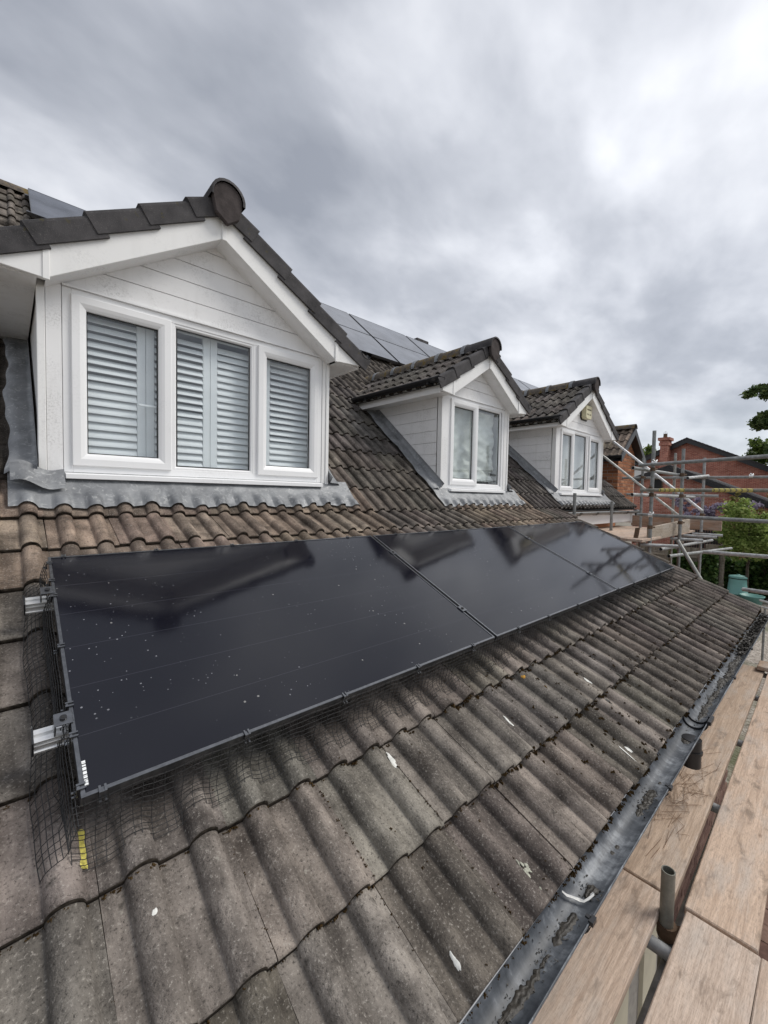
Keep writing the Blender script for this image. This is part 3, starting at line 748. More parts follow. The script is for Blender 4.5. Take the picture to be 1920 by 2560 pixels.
    # lead apron draped over the top tile course, and side flashings
    rows = []
    xa, xb = xl-0.135, xr+0.215
    ns = int((xb-xa)/0.0127)
    for j, t in enumerate((0.0, 0.12, 0.3, 0.5, 0.7, 0.85, 1.0)):
        row = []
        for i in range(ns+1):
            x = xa+(xb-xa)*i/ns
            pf = prof((x-U0) % TW)
            a = V((x, FY+0.004, 0.868)) if t == 0 else None
            vv_ = 0.26-t*(0.205+0.012*sin(x*9)+0.006*sin(x*31))
            q = upp(x, vv_, 0.010+0.012*(1-t)+pf*min(1.0, max(0.0, (t-0.40)/0.28))**1.3+0.006*sin(x*17+t*5)*t*(1-t)*3)
            row.append(a if a is not None else q)
        rows.append(row)
    ap = part('lead_apron', MB().grid(rows), 'lead', d)
    for sg in (-1, 1):
        xw = xl if sg < 0 else xr
        rows = []
        vmax = (zb+0.05-KZ)/SA
        nv = 44
        for j in range(nv+1):
            v = 0.315+(vmax-0.315)*j/nv
            seg = (v*0.9) % 1.0
            lift = 0.010*max(0, 1-seg*9)
            out = 0.135+0.012*sin(v*7+xw)+0.006*sin(v*23)
            rows.append([upp(xw+sg*out*q, v, h+lift+0.004*sin(v*19+q*5)) for q, h in ((1.0, 0.030), (0.85, 0.050), (0.55, 0.054), (0.22, 0.056), (0.04, 0.062))]+[upp(xw+sg*0.004, v, 0.125)])
        part('lead_flashing', MB().grid(rows), 'lead', d)
    if not cheek_x:                                             # loose lead fold at the foot of the left corner
        rows = []
        for j in range(13):
            t = j/12
            x = xl-0.125+0.245*t
            rows.append([V((x, FY-0.03-0.10*q-0.02*sin(t*3.0)*q, 0.905-0.115*q-0.045*t+0.016*sin(t*7)+0.004*sin(q*9))) for q in (0.0, 0.25, 0.5, 0.75, 1.0)])
        part('lead_fold', MB().grid(rows), 'lead', d)
    return d
def lights3(a): return a
D1 = dormer(0.014, 2.075, 1.046, 1.262, 0.634, 2.555, [(0.176, 0.738, True), (0.752, 1.350, False), (1.382, 1.958, True)], False,
            'nearest and largest dormer with louvred shutters behind its three-light window', 0, 0, 0.134, 2.000)
D2 = dormer(3.675, 5.155, 4.420, 0.925, 0.634, 2.386, [(3.846, 4.402, True), (4.416, 4.968, False)], True,
            'middle and narrowest dormer with a crumpled pale curtain in its two-light window', 4, 7, 3.812, 5.040)
D3 = dormer(6.615, 8.665, 7.660, 1.230, 0.634, 2.560, [(6.800, 7.320, True), (7.345, 7.895, False), (7.985, 8.535, True)], True,
            'farthest dormer with a plain pale blind and a yellowish alarm box on its gable', 5, 8, 6.765, 8.580)
# window handle seen through the left pane of the first dormer
part('window_handle', MB().box((0.545, FY+0.030, 1.325), (0.665, FY+0.042, 1.34)), 'shutter', D1, bevel=0.003)

# ------------------------------------------------------------------ shutters, curtain, blind
def shutter(x0, x1, label, lower_closed):
    t = thing('window_shutter', ((x0+x1)/2, FY+0.11, 0.87), label, 'shutter', 'shutters behind the three-light window')
    mb = MB(); y0, y1 = FY+0.095, FY+0.121; st = 0.052
    mb.box((x0, y0, 0.87), (x0+st, y1, 1.96)); mb.box((x1-st, y0, 0.87), (x1, y1, 1.96)); mb.box((x0+st, y0, 0.87), (x1-st, y1, 0.93)); mb.box((x0+st, y0, 1.915), (x1-st, y1, 1.96))
    part('shutter_frame', mb, 'shutter', t, bevel=0.002)
    p = 0.0527; n = int(0.985/p); base = None
    for i in range(n):
        z = 0.955+p*i
        ang = radians(64 if (z < lower_closed) else 50)+jit(0.05)
        if base is None:
            rows = []
            w = x1-x0-2*st-0.004
            el = [(0.031*cos(a), 0.0055*sin(a)) for a in [2*pi*k/10 for k in range(10)]]
            mbs = MB().grid([[V((xx, q[0], q[1])) for q in el] for xx in (-w/2, w/2)], True, True)
            base = mbs.mesh('slat', 'shutter')
        put('slat', base, t, T((x0+x1)/2, FY+0.108, z) @ Matrix.Rotation(ang, 4, 'X'))
    return t
shutter(0.150, 0.603, 'leftmost of the four louvred white shutters, behind the left casement', 1.45)
shutter(0.606, 1.044, 'louvred white shutter second from left, split by the first mullion', 1.30)
shutter(1.047, 1.488, 'louvred white shutter in the right half of the middle light', 1.96)
shutter(1.491, 1.985, 'rightmost louvred white shutter, behind the right casement', 1.20)
def cloth(x0, x1, z0, z1, y, wr, n=60, mm=40, seed=1.0):
    from mathutils import noise as nz
    rows = []
    for j in range(mm+1):
        z = z0+(z1-z0)*j/mm; row = []
        for i in range(n+1):
            x = x0+(x1-x0)*i/n
            a = nz.noise(V((x*2.2+seed, z*9.0+x*3, seed)))*1.0+nz.noise(V((x*6+seed, z*16-x*5, 3.3)))*0.5
            row.append(V((x, y+wr*a, z)))
        rows.append(row)
    return MB().grid(rows)
cu = thing('curtain', (4.42, FY+0.13, 0.9), 'creased pale curtain hanging in the middle dormer window', 'curtain')
part('curtain_cloth', cloth(3.85, 4.98, 0.99, 1.90, FY+0.125, 0.050, seed=2.0), 'curtain', cu)
mb = MB()
for i in range(34):
    x = 3.86+0.033*i
    mb.tube((x, FY+0.105, 0.965), (x+0.012, FY+0.105, 0.995), 0.007, 6); mb.tube((x+0.020, FY+0.105, 0.995), (x+0.010, FY+0.105, 0.960), 0.006, 6)
part('lace_trim', mb, 'curtain', cu)
tag(part('window_blind', cloth(6.80, 8.56, 0.95, 1.93, FY+0.14, 0.004, 40, 10, 5.0), 'blind'), 'plain pale blind drawn down in the farthest dormer window', 'blind')
# alarm box
al = thing('alarm_box', (7.70, FY-0.02, 2.22), 'yellowish alarm box on the gable of the farthest dormer', 'alarm box')
AX, AZ = 7.70, 2.205
part('back_plate', MB().prism([(AX-0.145, AZ+0.02), (AX-0.10, AZ-0.02), (AX+0.12, AZ-0.02), (AX+0.145, AZ+0.02), (AX+0.145, AZ+0.22), (AX+0.12, AZ+0.25), (AX-0.12, AZ+0.25), (AX-0.145, AZ+0.22)], 'y', FY-0.018, FY-0.005), 'black', al)
part('cover', MB().prism([(AX-0.125, AZ+0.03), (AX-0.09, AZ), (AX+0.09, AZ), (AX+0.125, AZ+0.03), (AX+0.125, AZ+0.235), (AX-0.125, AZ+0.235)], 'y', FY-0.105, FY-0.0185), 'alarm', al, bevel=0.006)
mb = MB()
for zz, xs_ in ((AZ+0.15, (-0.09, -0.06, -0.035, -0.01, 0.02, 0.045, 0.07)), (AZ+0.065, (-0.085, -0.05, -0.015, 0.035, 0.065))):
    for xx in xs_: mb.box((AX+xx, FY-0.1075, zz), (AX+xx+0.018, FY-0.1052, zz+0.026))
part('faded_print', mb, 'ink', al, kind='stuff')

# ------------------------------------------------------------------ solar panels on the low roof
PW, PH = 1.795, 1.134
def panel(Xf, u0, v0, w, label, group, mat, cover=None):
    X = Xf @ T(u0, v0, w)
    t = put('solar_panel', None, None, X); tag(t, label, 'solar panel', group)
    mb = MB(); lip = 0.0095
    rows = []
    for ins, z in ((0.0, -0.033), (0.0, -0.001), (0.001, 0.0), (lip, 0.0), (lip, -0.0025)):
        rows.append([V((ins, ins, z)), V((PW-ins, ins, z)), V((PW-ins, PH-ins, z)), V((ins, PH-ins, z))])
    mb.grid(rows, False, True)
    put('panel_frame', mb.mesh('panel_frame', 'frame'), t, X)
    g = MB().add([V((lip, lip, -0.0024)), V((PW-lip, lip, -0.0024)), V((PW-lip, PH-lip, -0.0024)), V((lip, PH-lip, -0.0024))], [(0, 1, 2, 3)])
    put('panel_glass', g.mesh('panel_glass', mat, fix=False), t, X)
    put('back_sheet', MB().box((0.012, 0.012, -0.012), (PW-0.012, PH-0.012, -0.006)).mesh('back_sheet', 'dark'), t, X)
    return t
SP = []
for i, lab in enumerate(('nearest black solar panel on the low roof, showing the large dormer reflection', 'middle black solar panel of the three on the low roof', 'farthest black solar panel of the low row, beside the roof verge')):
    SP.append(panel(LOW, (PW+0.02)*i, 0, 0, lab, 'solar panels on the low front roof', 'solar'))
put('barcode_sticker', MB().add([V((0.0, 0, 0)), V((0.008, 0, 0)), V((0.008, 0.075, 0)), V((0, 0.075, 0))], [(0, 1, 2, 3)]).mesh('barcode_sticker', 'barcode', fix=False), SP[0], LOW @ T(0.0105, 0.028, -0.0016))
# upper array
UPL = {(0, 0): 'high solar panel peeking out above the left slope of the nearest dormer', (0, 2): 'upper row solar panel just right of the nearest dormer roof',
       (0, 3): 'upper row solar panel in the open gap between nearest and middle dormers', (0, 4): 'upper row solar panel above the ridge of the middle dormer, under the vent block',
       (0, 5): 'upper row solar panel mostly hidden behind the peak of the middle dormer', (0, 6): 'upper row solar panel showing a sliver right of the middle dormer peak', (0, 7): 'rightmost upper row solar panel, dipping behind the ridge of the farthest dormer',
       (1, 2): 'lower row solar panel tucked behind the right slope of the nearest dormer', (1, 3): 'lower row solar panel on the main roof, right of the one behind the nearest dormer', (1, 4): 'lower row solar panel on the main roof, cut off by the middle dormer ridge'}
for (r, c), lb in UPL.items():
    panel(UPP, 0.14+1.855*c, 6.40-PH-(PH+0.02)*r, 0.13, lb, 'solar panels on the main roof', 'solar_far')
mb = MB()
for v in (6.15, 5.4, 5.0, 4.2):
    mb.box((0.1, v, 0.05), (14.9, v+0.04, 0.095), UPP)
tag(part('mounting_rail', mb, 'frame', kind='stuff'), 'dark rails carrying the panels high on the main roof', 'rail')
# rails and clamps on the low roof
for v, lb in ((0.886, 'upper silver mounting rail poking out left of the low solar panels'), (0.254, 'lower silver mounting rail poking out left of the low solar panels')):
    X = LOW @ T(0, v-0.02, -0.078)
    t = put('mounting_rail', None, None, X); tag(t, lb, 'rail', 'mounting rails under the low solar panels')
    pl = [(-0.004, 0), (0.044, 0), (0.044, 0.006), (0.036, 0.010), (0.036, 0.017), (0.042, 0.019), (0.042, 0.027), (0.034, 0.030), (0.034, 0.036), (0.042, 0.037), (0.042, 0.042), (0.026, 0.042), (0.026, 0.034), (0.014, 0.034), (0.014, 0.042), (-0.002, 0.042), (-0.002, 0.037), (0.006, 0.036), (0.006, 0.030), (-0.002, 0.027), (-0.002, 0.019), (0.004, 0.017), (0.004, 0.010), (-0.004, 0.006)]
    put('rail_extrusion', MB().prism(pl, 'x', -0.078, PW*3+0.10).mesh('rail_extrusion', 'alu'), t, X)
    put('end_cap', MB().box((-0.083, -0.006, -0.003), (-0.0785, 0.048, 0.045)).mesh('end_cap', 'black'), t, X)
def clamp(u, v, label, group, end):
    X = LOW @ T(u, v, 0.0)
    t = put('panel_clamp', None, None, X); tag(t, label, 'clamp', group)
    w0, w1 = (-0.036, 0.006) if end else (-0.020, 0.020)
    mb = MB().box((w0, -0.022, 0.0006), (w1, 0.022, 0.0046))
    if end: mb.box((w0, -0.022, -0.034), (w0+0.004, 0.022, 0.0006)); mb.box((-0.0045, -0.022, -0.034), (-0.0015, 0.022, 0.0004))
    put('clamp_plate', mb.mesh('clamp_plate', 'frame', bevel=0.0008), t, X)
    b = MB().tube((-0.015 if end else 0.0, 0, 0.0046), (-0.015 if end else 0.0, 0, 0.0095), 0.0085, 12)
    put('bolt_head', b.mesh('bolt_head', 'black'), t, X)
    b = MB().tube((-0.015 if end else 0.0, 0, 0.0096), (-0.015 if end else 0.0, 0, 0.0099), 0.004, 6)
    put('hex_socket', b.mesh('hex_socket', 'dark'), t, X)
clamp(0, 0.886, 'upper black end clamp on the left edge of the nearest solar panel', None, True)
clamp(0, 0.254, 'lower black end clamp on the left edge of the nearest solar panel', None, True)
for u, nm in ((PW+0.01, 'nearest and middle'), (2*PW+0.03, 'middle and farthest')):
    for v, wd in ((0.89, 'upper'), (0.25, 'lower')):
        clamp(u, v, '%s black clamp in the gap between the %s solar panels' % (wd, nm), None, False)
# mesh clips
def clip_mesh():
    mb = MB()
    for a in (-0.0085, 0.0035): mb.box((a, -0.007, 0.0008), (a+0.005, 0.0125, 0.0042)); mb.box((a, -0.007, -0.020), (a+0.005, -0.0035, 0.0008)); mb.box((a, -0.016, -0.0235), (a+0.005, -0.0035, -0.020))
    mb.box((-0.0085, -0.006, 0.0004), (0.0085, 0.0, 0.0024)); mb.box((-0.0085, -0.006, -0.018), (0.0085, -0.004, 0.0004))
    return mb.mesh('mesh_clip', 'frame')
CLIP = clip_mesh()
ORD = 'first second third fourth fifth sixth seventh eighth ninth tenth eleventh twelfth thirteenth fourteenth'.split()
def clips(lst, Xf, label, group):
    for i, q in enumerate(lst): tag(put('mesh_clip', CLIP, None, Xf(q)), ORD[i]+' '+label, 'clip', group)
clips([0.044, 0.417, 0.795, 1.197, 1.60, 2.04, 2.41, 2.85, 3.24, 3.66, 4.05, 4.445, 4.866, 5.28], lambda u: LOW @ T(u, 0, 0), 'dark clip from the left along the lower front edge of the solar panels', 'clips along the lower panel edge')
clips([0.053, 0.413, 0.79, 1.19, 1.586, 2.04, 2.425, 2.80, 3.196, 3.63, 4.035, 4.41, 4.85, 5.25], lambda u: LOW @ T(u, PH, 0) @ Matrix.Rotation(pi, 4, 'Z'), 'dark clip from the left along the top edge of the low solar panels', 'clips along the upper panel edge')
clips([0.03, 0.19, 0.30, 0.56, 0.85, 0.955, 1.085], lambda v: LOW @ T(0, v, 0) @ Matrix.Rotation(-pi/2, 4, 'Z'), 'dark clip from the bottom up the left edge of the nearest solar panel', 'clips along the left panel edge')
# bird mesh skirt
bmsh = thing('bird_mesh', tuple(low(2.6, -0.03, -0.15)), 'black wire bird mesh skirting the low solar panels', 'wire mesh')
mb = MB(); wr = 0.00115
def skirt_pt(along, s, edge):
    """s 0..1 from frame edge down to the tiles and out over them"""
    if edge == 'front': f = lambda a, o, w: low(a, -0.006-o, w); t_ = lambda a, o: WPAN+0.004+0.55*prof((a-U0) % TW)
    else: f = lambda a, o, w: low(-0.008-o, a, w); t_ = lambda a, o: wt(-o, a)
    if s < 0.60:
        q = s/0.60; o = 0.012*sin(q*3)+0.018*q*q
        w = -0.008+(t_(along, o)+0.022+0.008)*q
    else:
        q = (s-0.60)/0.40; o = 0.030+0.045*q
        w = t_(along, o)+0.022*(1-q)+0.006
    o += 0.006*sin(along*11)*s
    return f(along, o, w)
def skirt(edge, a0, a1):
    n = int((a1-a0)/0.0254); S = [0, .15, .3, .45, .6, .7, .8, .9, 1.0]
    for i in range(n+1):
        a = a0+(a1-a0)*i/n
        mb.path([skirt_pt(a+0.008*sin(i*1.7)*s, s, edge) for s in S], wr, 3)
    for s in (0.03, .11, .19, .27, .35, .43, .51, .6, .7, .8, .9, .99):
        step = 3 if edge == 'front' else 2
        mb.path([skirt_pt(a0+(a1-a0)*i/n, s+0.01*sin(i*0.9), edge) for i in range(0, n+1)], wr, 3)
skirt('front', -0.02, PW*3+0.05); skirt('left', -0.06, PH-0.02)
part('mesh_wire', mb, 'wire', bmsh, fix=False, kind='stuff')

# ------------------------------------------------------------------ scaffold beside the gutter: boards, tubes
def board(x0, x1, y0, y1, z, label, col=(1, 1, 1), rot=0.0, mat='board', tilt=0.0, th=0.038, group='scaffold boards'):
    L, W = x1-x0, y1-y0
    mb = MB().box((-L/2, -W/2, -th), (L/2, W/2, 0)); 
    return put('scaffold_board', mb.mesh('scaffold_board', mat, bevel=0.004), None, T((x0+x1)/2, (y0+y1)/2, z) @ Matrix.Rotation(rot, 4, 'Z') @ Matrix.Rotation(tilt, 4, 'Y'), col, label=label, cat='scaffold board', group=group)
board(-0.9, 1.888, -0.787, -0.567, -0.900, 'scaffold board beside the gutter, nearest of its line, under the tube stub', (1.0, 0.94, 0.88))
board(1.902, 5.40, -0.800, -0.580, -0.902, 'stained scaffold board along the gutter, covered in dry needles', (0.92, 0.85, 0.76), 0.006)
board(1.886, 5.9, -1.054, -0.832, -0.895, 'long scaffold board of the middle line, beyond the tube stub', (1.06, 0.96, 0.86), 0.010)
board(-0.9, 1.874, -1.075, -0.852, -0.898, 'palest greyish scaffold board of the middle line, at the bottom edge', (1.06, 1.02, 0.98), -0.006)
board(-0.9, 1.876, -1.308, -1.084, -0.900, 'outer scaffold board at the bottom right corner', (1.02, 0.95, 0.88))
board(1.89, 5.2, -1.335, -1.112, -0.900, 'outer scaffold board at the right edge, beyond the joint', (0.98, 0.92, 0.84))
put('scaffold_board', MB().box((-0.112, -0.7, -0.038), (0.112, 0.7, 0)).mesh('scaffold_board', 'board', bevel=0.004), None, T(5.38, -1.44, -0.848), (0.80, 0.70, 0.60), label='short brown scaffold board laid crosswise at the far end of the gutter boards', cat='scaffold board', group='scaffold boards')
sc = thing('scaffold', (1.8, -0.82, -3.1), 'galvanised tube frame under the boards beside the gutter, with one cut stub standing up', 'scaffold')
TR = 0.0242
def tb(parent, name, p0, p1, col=(1, 1, 1), mat='steel', r=TR, hollow=0.004, n=16):
    p0, p1 = V(p0), V(p1); L = (p1-p0).length
    mb = MB().tube((0, 0, 0), (0, 0, L), r, n, hollow)
    X = T(*p0) @ (p1-p0).to_track_quat('Z', 'Y').to_matrix().to_4x4()
    return put(name, mb.mesh(name, mat, fix=False), parent, X, col)
def coupler(parent, p, ax='z', rust=True, s=1.0):
    mb = MB(); p = V(p)
    e = {'x': V((1, 0, 0)), 'y': V((0, 1, 0)), 'z': V((0, 0, 1))}[ax]
    mb.tube(p-e*0.026*s, p+e*0.026*s, 0.034*s, 12); q = e.orthogonal().normalized()
    mb.tube(p+q*0.030-e*0.02, p+q*0.062-e*0.02, 0.010, 8); mb.tube(p+q.cross(e)*0.035, p+q.cross(e)*0.065, 0.012, 6)
    return part('coupler', mb, 'rust' if rust else 'alu', parent)
tb(sc, 'standard', (1.806, -0.812, -3.1), (1.800, -0.810, -0.722), (0.62, 0.60, 0.52))
coupler(sc, (1.805, -0.812, -0.968))
for x in (1.70, 2.78, 3.70, 4.70, 5.4): tb(sc, 'transom', (x, -0.50, -0.966), (x, -1.55, -0.966), (0.95, 0.97, 1.0))
tb(sc, 'ledger', (-1.0, -0.84, -1.02), (5.6, -0.84, -1.02), (0.75, 0.75, 0.75)); tb(sc, 'ledger', (-1.0, -1.45, -1.02), (5.6, -1.45, -1.02), (0.75, 0.75, 0.75))
for x, y in ((1.8, -1.47), (4.7, -1.47), (4.76, -0.86)): tb(sc, 'standard', (x, y, -3.1), (x, y, -0.94), (0.8, 0.8, 0.78))

# ------------------------------------------------------------------ scaffold tower at the far eave
tw_ = thing('scaffold', (8.0, 0.7, -3.1), 'tall galvanised scaffold tower with guard rails at the far end of the roof', 'scaffold tower')
G = (1.0, 1.0, 1.0); GD = (0.78, 0.79, 0.78); GB = (1.7, 1.7, 1.7)
P1, P2, P3, P4, P5 = (6.80, 0.618), (7.90, 0.490), (9.5, 0.495), (9.3, 1.448), (9.5, 0.955)
for (x, y), zt, c in ((P1, 1.755), (P2, 1.585), (P3, 1.563), (P4, 1.60), (P5, 1.679)) and [(P1, 1.755, GD), (P2, 1.585, GD), (P3, 1.563, G), (P4, 1.60, GD), (P5, 1.679, (0.95, 0.92, 0.85))]:
    tb(tw_, 'standard', (x, y, -3.1), (x, y, zt), c)
tb(tw_, 'standard', (7.86, 1.50, -1.0), (7.84, 1.50, 0.72), GD); tb(tw_, 'standard', (6.40, 1.55, -0.4), (6.40, 1.55, 0.84), GD)
rail = lambda n, a, b, c=G, **k: tb(tw_, n, a, b, c, **k)
rail('guard_rail', (6.72, 0.776, 1.258), (6.42, -1.3, 1.31), GD)
rail('guard_rail', (6.72, 0.742, 0.896), (6.66, -1.3, 0.892), (0.72, 0.70, 0.60))
rail('guard_rail', (6.86, 0.81, 0.535), (6.40, -1.4, 0.515), GD)
rail('guard_rail', (6.66, -0.455, -0.341), (5.95, -1.6, -0.24), (1.25, 1.25, 1.25))
rail('guard_rail', (6.95, -0.0, 0.055), (6.1, -1.5, 0.16), (1.6, 1.6, 1.6))
rail('guard_rail', (9.42, 1.85, 1.209), (9.40, -1.8, 1.165), GD)
rail('guard_rail', (9.42, 1.76, 0.868), (9.40, 0.25, 0.852), G)
rail('ledger', (6.40, 0.758, 1.201), (8.05, 0.525, 1.165), GD); rail('ledger', (8.0, 0.44, 1.12), (9.55, 0.44, 1.23), (1.2, 1.2, 1.2))
rail('ledger', (6.40, 0.757, 0.825), (9.2, 0.57, 0.825), (1.15, 1.15, 1.15))
rail('brace', (9.2, 2.02, 1.99), (9.2, 0.44, 0.575), (1.9, 1.9, 1.95)); rail('brace', (9.22, 2.20, 1.69), (9.2, 0.79, 0.47), (1.35, 1.35, 1.3))
rail('brace', (6.86, 0.29, 0.19), (6.62, -0.06, -0.33), (0.85, 0.84, 0.78))
for (a, b) in (((6.70, 0.72, 0.10), (6.95, 0.28, 0.10)), ((7.9, 0.62, 0.13), (8.0, 0.20, 0.13)), ((8.7, 0.62, 0.14), (8.8, 0.15, 0.14)), ((9.35, 0.60, 0.14), (9.4, 0.16, 0.14))): rail('transom', a, b, (1.25, 1.25, 1.25))
rail('ledger', (6.9, 0.50, 0.04), (9.7, 0.36, 0.02), G); rail('ledger', (7.0, 0.42, -0.06), (9.9, 0.10, -0.12), GD)
# tape bands on the middle guard rail
for y0, y1 in ((0.50, 0.20), (-0.10, -0.50)):
    tb(tw_, 'hazard_tape', (6.713+(y0-0.742)*0.029, y0, 0.8955), (6.713+(y1-0.742)*0.029, y1, 0.894), mat='tape', r=TR+0.0012, hollow=0)
for p, ax, ru in (((6.80, 0.618, 1.20), 'z', True), ((6.79, 0.60, 1.29), 'y', False), ((6.80, 0.62, 0.83), 'z', True), ((6.79, 0.63, 0.91), 'y', True), ((6.80, 0.62, 0.36), 'z', True), ((6.80, 0.62, 0.535), 'y', False),
                  ((7.90, 0.49, 1.17), 'z', True), ((7.90, 0.49, 0.83), 'z', True), ((7.90, 0.49, 0.40), 'z', True), ((9.5, 0.495, 1.19), 'z', True), ((9.5, 0.495, 0.86), 'z', True), ((9.3, 1.448, 1.21), 'z', True),
                  ((9.3, 1.448, 0.86), 'z', True), ((9.5, 0.955, 1.20), 'z', False), ((9.5, 0.955, 0.87), 'z', True), ((9.41, -0.18, 1.20), 'y', False), ((9.5, 0.495, 0.50), 'z', True), ((9.5, 0.49, 0.02), 'z', True), ((9.5, 0.49, 0.15), 'z', True), ((7.90, 0.49, 0.06), 'z', True)):
    coupler(tw_, p, ax, ru)
# deck boards and toe boards of the tower
for i in range(6):
    y = 0.60+0.227*i
    board(6.42+jit(0.03), 9.55+jit(0.05), y, y+0.220, 0.20+jit(0.003), 'deck board %s of the far scaffold tower' % ('nearest the garden edge', 'second in from the garden edge', 'third in from the garden edge', 'third out from the eave', 'second out from the eave', 'closest to the eave')[i], (1.10, 1.0, 0.92), 0.0, group='deck boards of the far tower')
def toe(p0, p1, zb0, zb1, h, label, mat, col):
    p0, p1 = V((*p0, 0)), V((*p1, 0)); d_ = (p1-p0); L = d_.length
    X = T(p0.x, p0.y, 0) @ Matrix.Rotation(math.atan2(d_.y, d_.x), 4, 'Z')
    mb = MB().prism([(0, zb0), (L, zb1), (L, zb1+h), (0, zb0+h)], 'y', -0.019, 0.019)
    put('toe_board', mb.mesh('toe_board', mat, bevel=0.003), None, X, col, label=label, cat='toe board')
toe((6.85, 0.655), (8.6, 0.515), 0.135, 0.225, 0.215, 'weathered grey toe board set on edge along the near side of the tower deck', 'greywood', (1.15, 1.1, 1.02))
toe((9.66, 1.72), (9.66, 0.22), 0.215, 0.205, 0.215, 'brown toe board set on edge across the far end of the tower deck', 'board', (0.75, 0.58, 0.48))
tag(part('red_board', MB().prism([(0.73, 0.135), (0.785, 0.125), (0.755, 0.345), (0.70, 0.355)], 'x', 6.60, 6.64), 'rust', bevel=0.004), 'short rust brown board standing on end beside the near tower standard', 'board')
bpy.data.objects['red_board'].name = 'board_offcut'

# ------------------------------------------------------------------ ground
gm = MB().add([(-400, -400, -3.1), (600, -400, -3.1), (600, 400, -3.1), (-400, 400, -3.1)], [(0, 1, 2, 3)])
tag(part('ground', gm, 'gravel', fix=False), kind='structure')
pv_ = tag(part('paving', MB().box((-3, -5, -3.12), (9, -0.46, -3.09)), 'mortar'), kind='structure')
mb = MB()
for j in range(28):
    y = -0.58-0.105*j
    for i in range(44):
        x = -1.2+0.21*i+(0.1 if j % 2 else 0)
        mb.box((x, y, -3.10), (x+0.20, y+0.097, -3.062+jit(0.003)))
part('paver', mb, 'paver', pv_, kind='stuff')

# ------------------------------------------------------------------ brick wing next door
wg = thing('brick_wing', (10.8, 3.2, -3.1), 'narrow orange brick gabled wing just beyond the farthest dormer', 'building')
part('wall_core', MB().box((10.212, 2.212, -3.1), (11.388, 4.6, 1.93)).prism([(10.212, 1.93), (11.388, 1.93), (10.8, 2.40)], 'y', 2.212, 4.6), 'mortar', wg)
BR = MB().box((0, 0, 0), (0.215, 0.010, 0.065)).mesh('brick', 'brick', bevel=0.002); BH = MB().box((0, 0, 0), (0.1025, 0.010, 0.065)).mesh('brick', 'brick', bevel=0.002)
for j in range(28):
    z = 0.24+0.075*j
    hw_ = 0.588 if z < 1.86 else max((2.40-z-0.06)/0.8, 0.0)
    x = 10.8-hw_; xe = 10.8+hw_
    if j % 2 and z < 1.86: put('brick', BH, wg, T(x, 2.2008+jit(0.001), z)); x += 0.1125
    while x+0.215 <= xe+0.01:
        put('brick', BR, wg, T(x, 2.2008+jit(0.001), z)); x += 0.225
    if x+0.1025 <= xe+0.005: put('brick', BH, wg, T(x, 2.2008, z))
    if z < 1.90:
        y = 2.205 if j % 2 else 2.205+0.1125
        if not j % 2: put('brick', BH, wg, T(10.2018, 2.205, z) @ Matrix.Rotation(pi/2, 4, 'Z') @ T(0, -0.010, 0))
        for q in range(3): put('brick', BR, wg, T(10.2018+jit(0.001), y+0.225*q, z) @ Matrix.Rotation(pi/2, 4, 'Z') @ T(0, -0.010, 0))
B_ = math.atan(0.82)
for sg in (-1, 1):
    vv = V((-sg*cos(B_), 0, sin(B_))); ww = V((sg*sin(B_), 0, cos(B_))); uu = vv.cross(ww)
    e = V((10.75+sg*0.86, 0, 2.43-0.82*0.86))
    sl_ = 0.86/cos(B_)
    if sg < 0:
        for n in range(4):
            for k in range(5):
                lay(frame_mat((e.x, 2.06+TW*(k+1), e.z), uu, vv, ww), 0, 0.30*n, 0.0, wg, 'tan')
    part('roof_slope', MB().add([V((e.x, 2.04, e.z-0.04)), V((e.x, 4.6, e.z-0.04)), V((10.75, 4.6, 2.40)), V((10.75, 2.04, 2.40))], [(0, 1, 2, 3)]), 'felt', wg)
    part('bargeboard', MB().prism([(10.75, 2.44), (e.x, e.z+0.01), (e.x, e.z-0.14), (10.75, 2.28)], 'y', 2.03, 2.055), 'black', wg)
    part('soffit', MB().prism([(10.75, 2.30), (e.x, e.z-0.11), (e.x, e.z-0.12), (10.75, 2.29)], 'y', 2.056, 2.198), 'black', wg)
part('ridge_tile', MB().grid([[V((10.75+0.11*cos(a), y, 2.42+0.11*sin(a))) for a in [pi*k/8 for k in range(9)]] for y in (2.03, 4.6)]), 'ridge', wg)
part('gutter', half_round(2.05, 4.3, 0.055, 9.92, 1.74, 0.004, 'y'), 'black', wg)
part('fascia', MB().box((9.965, 2.06, 1.62), (9.985, 4.3, 1.76)), 'black', wg)

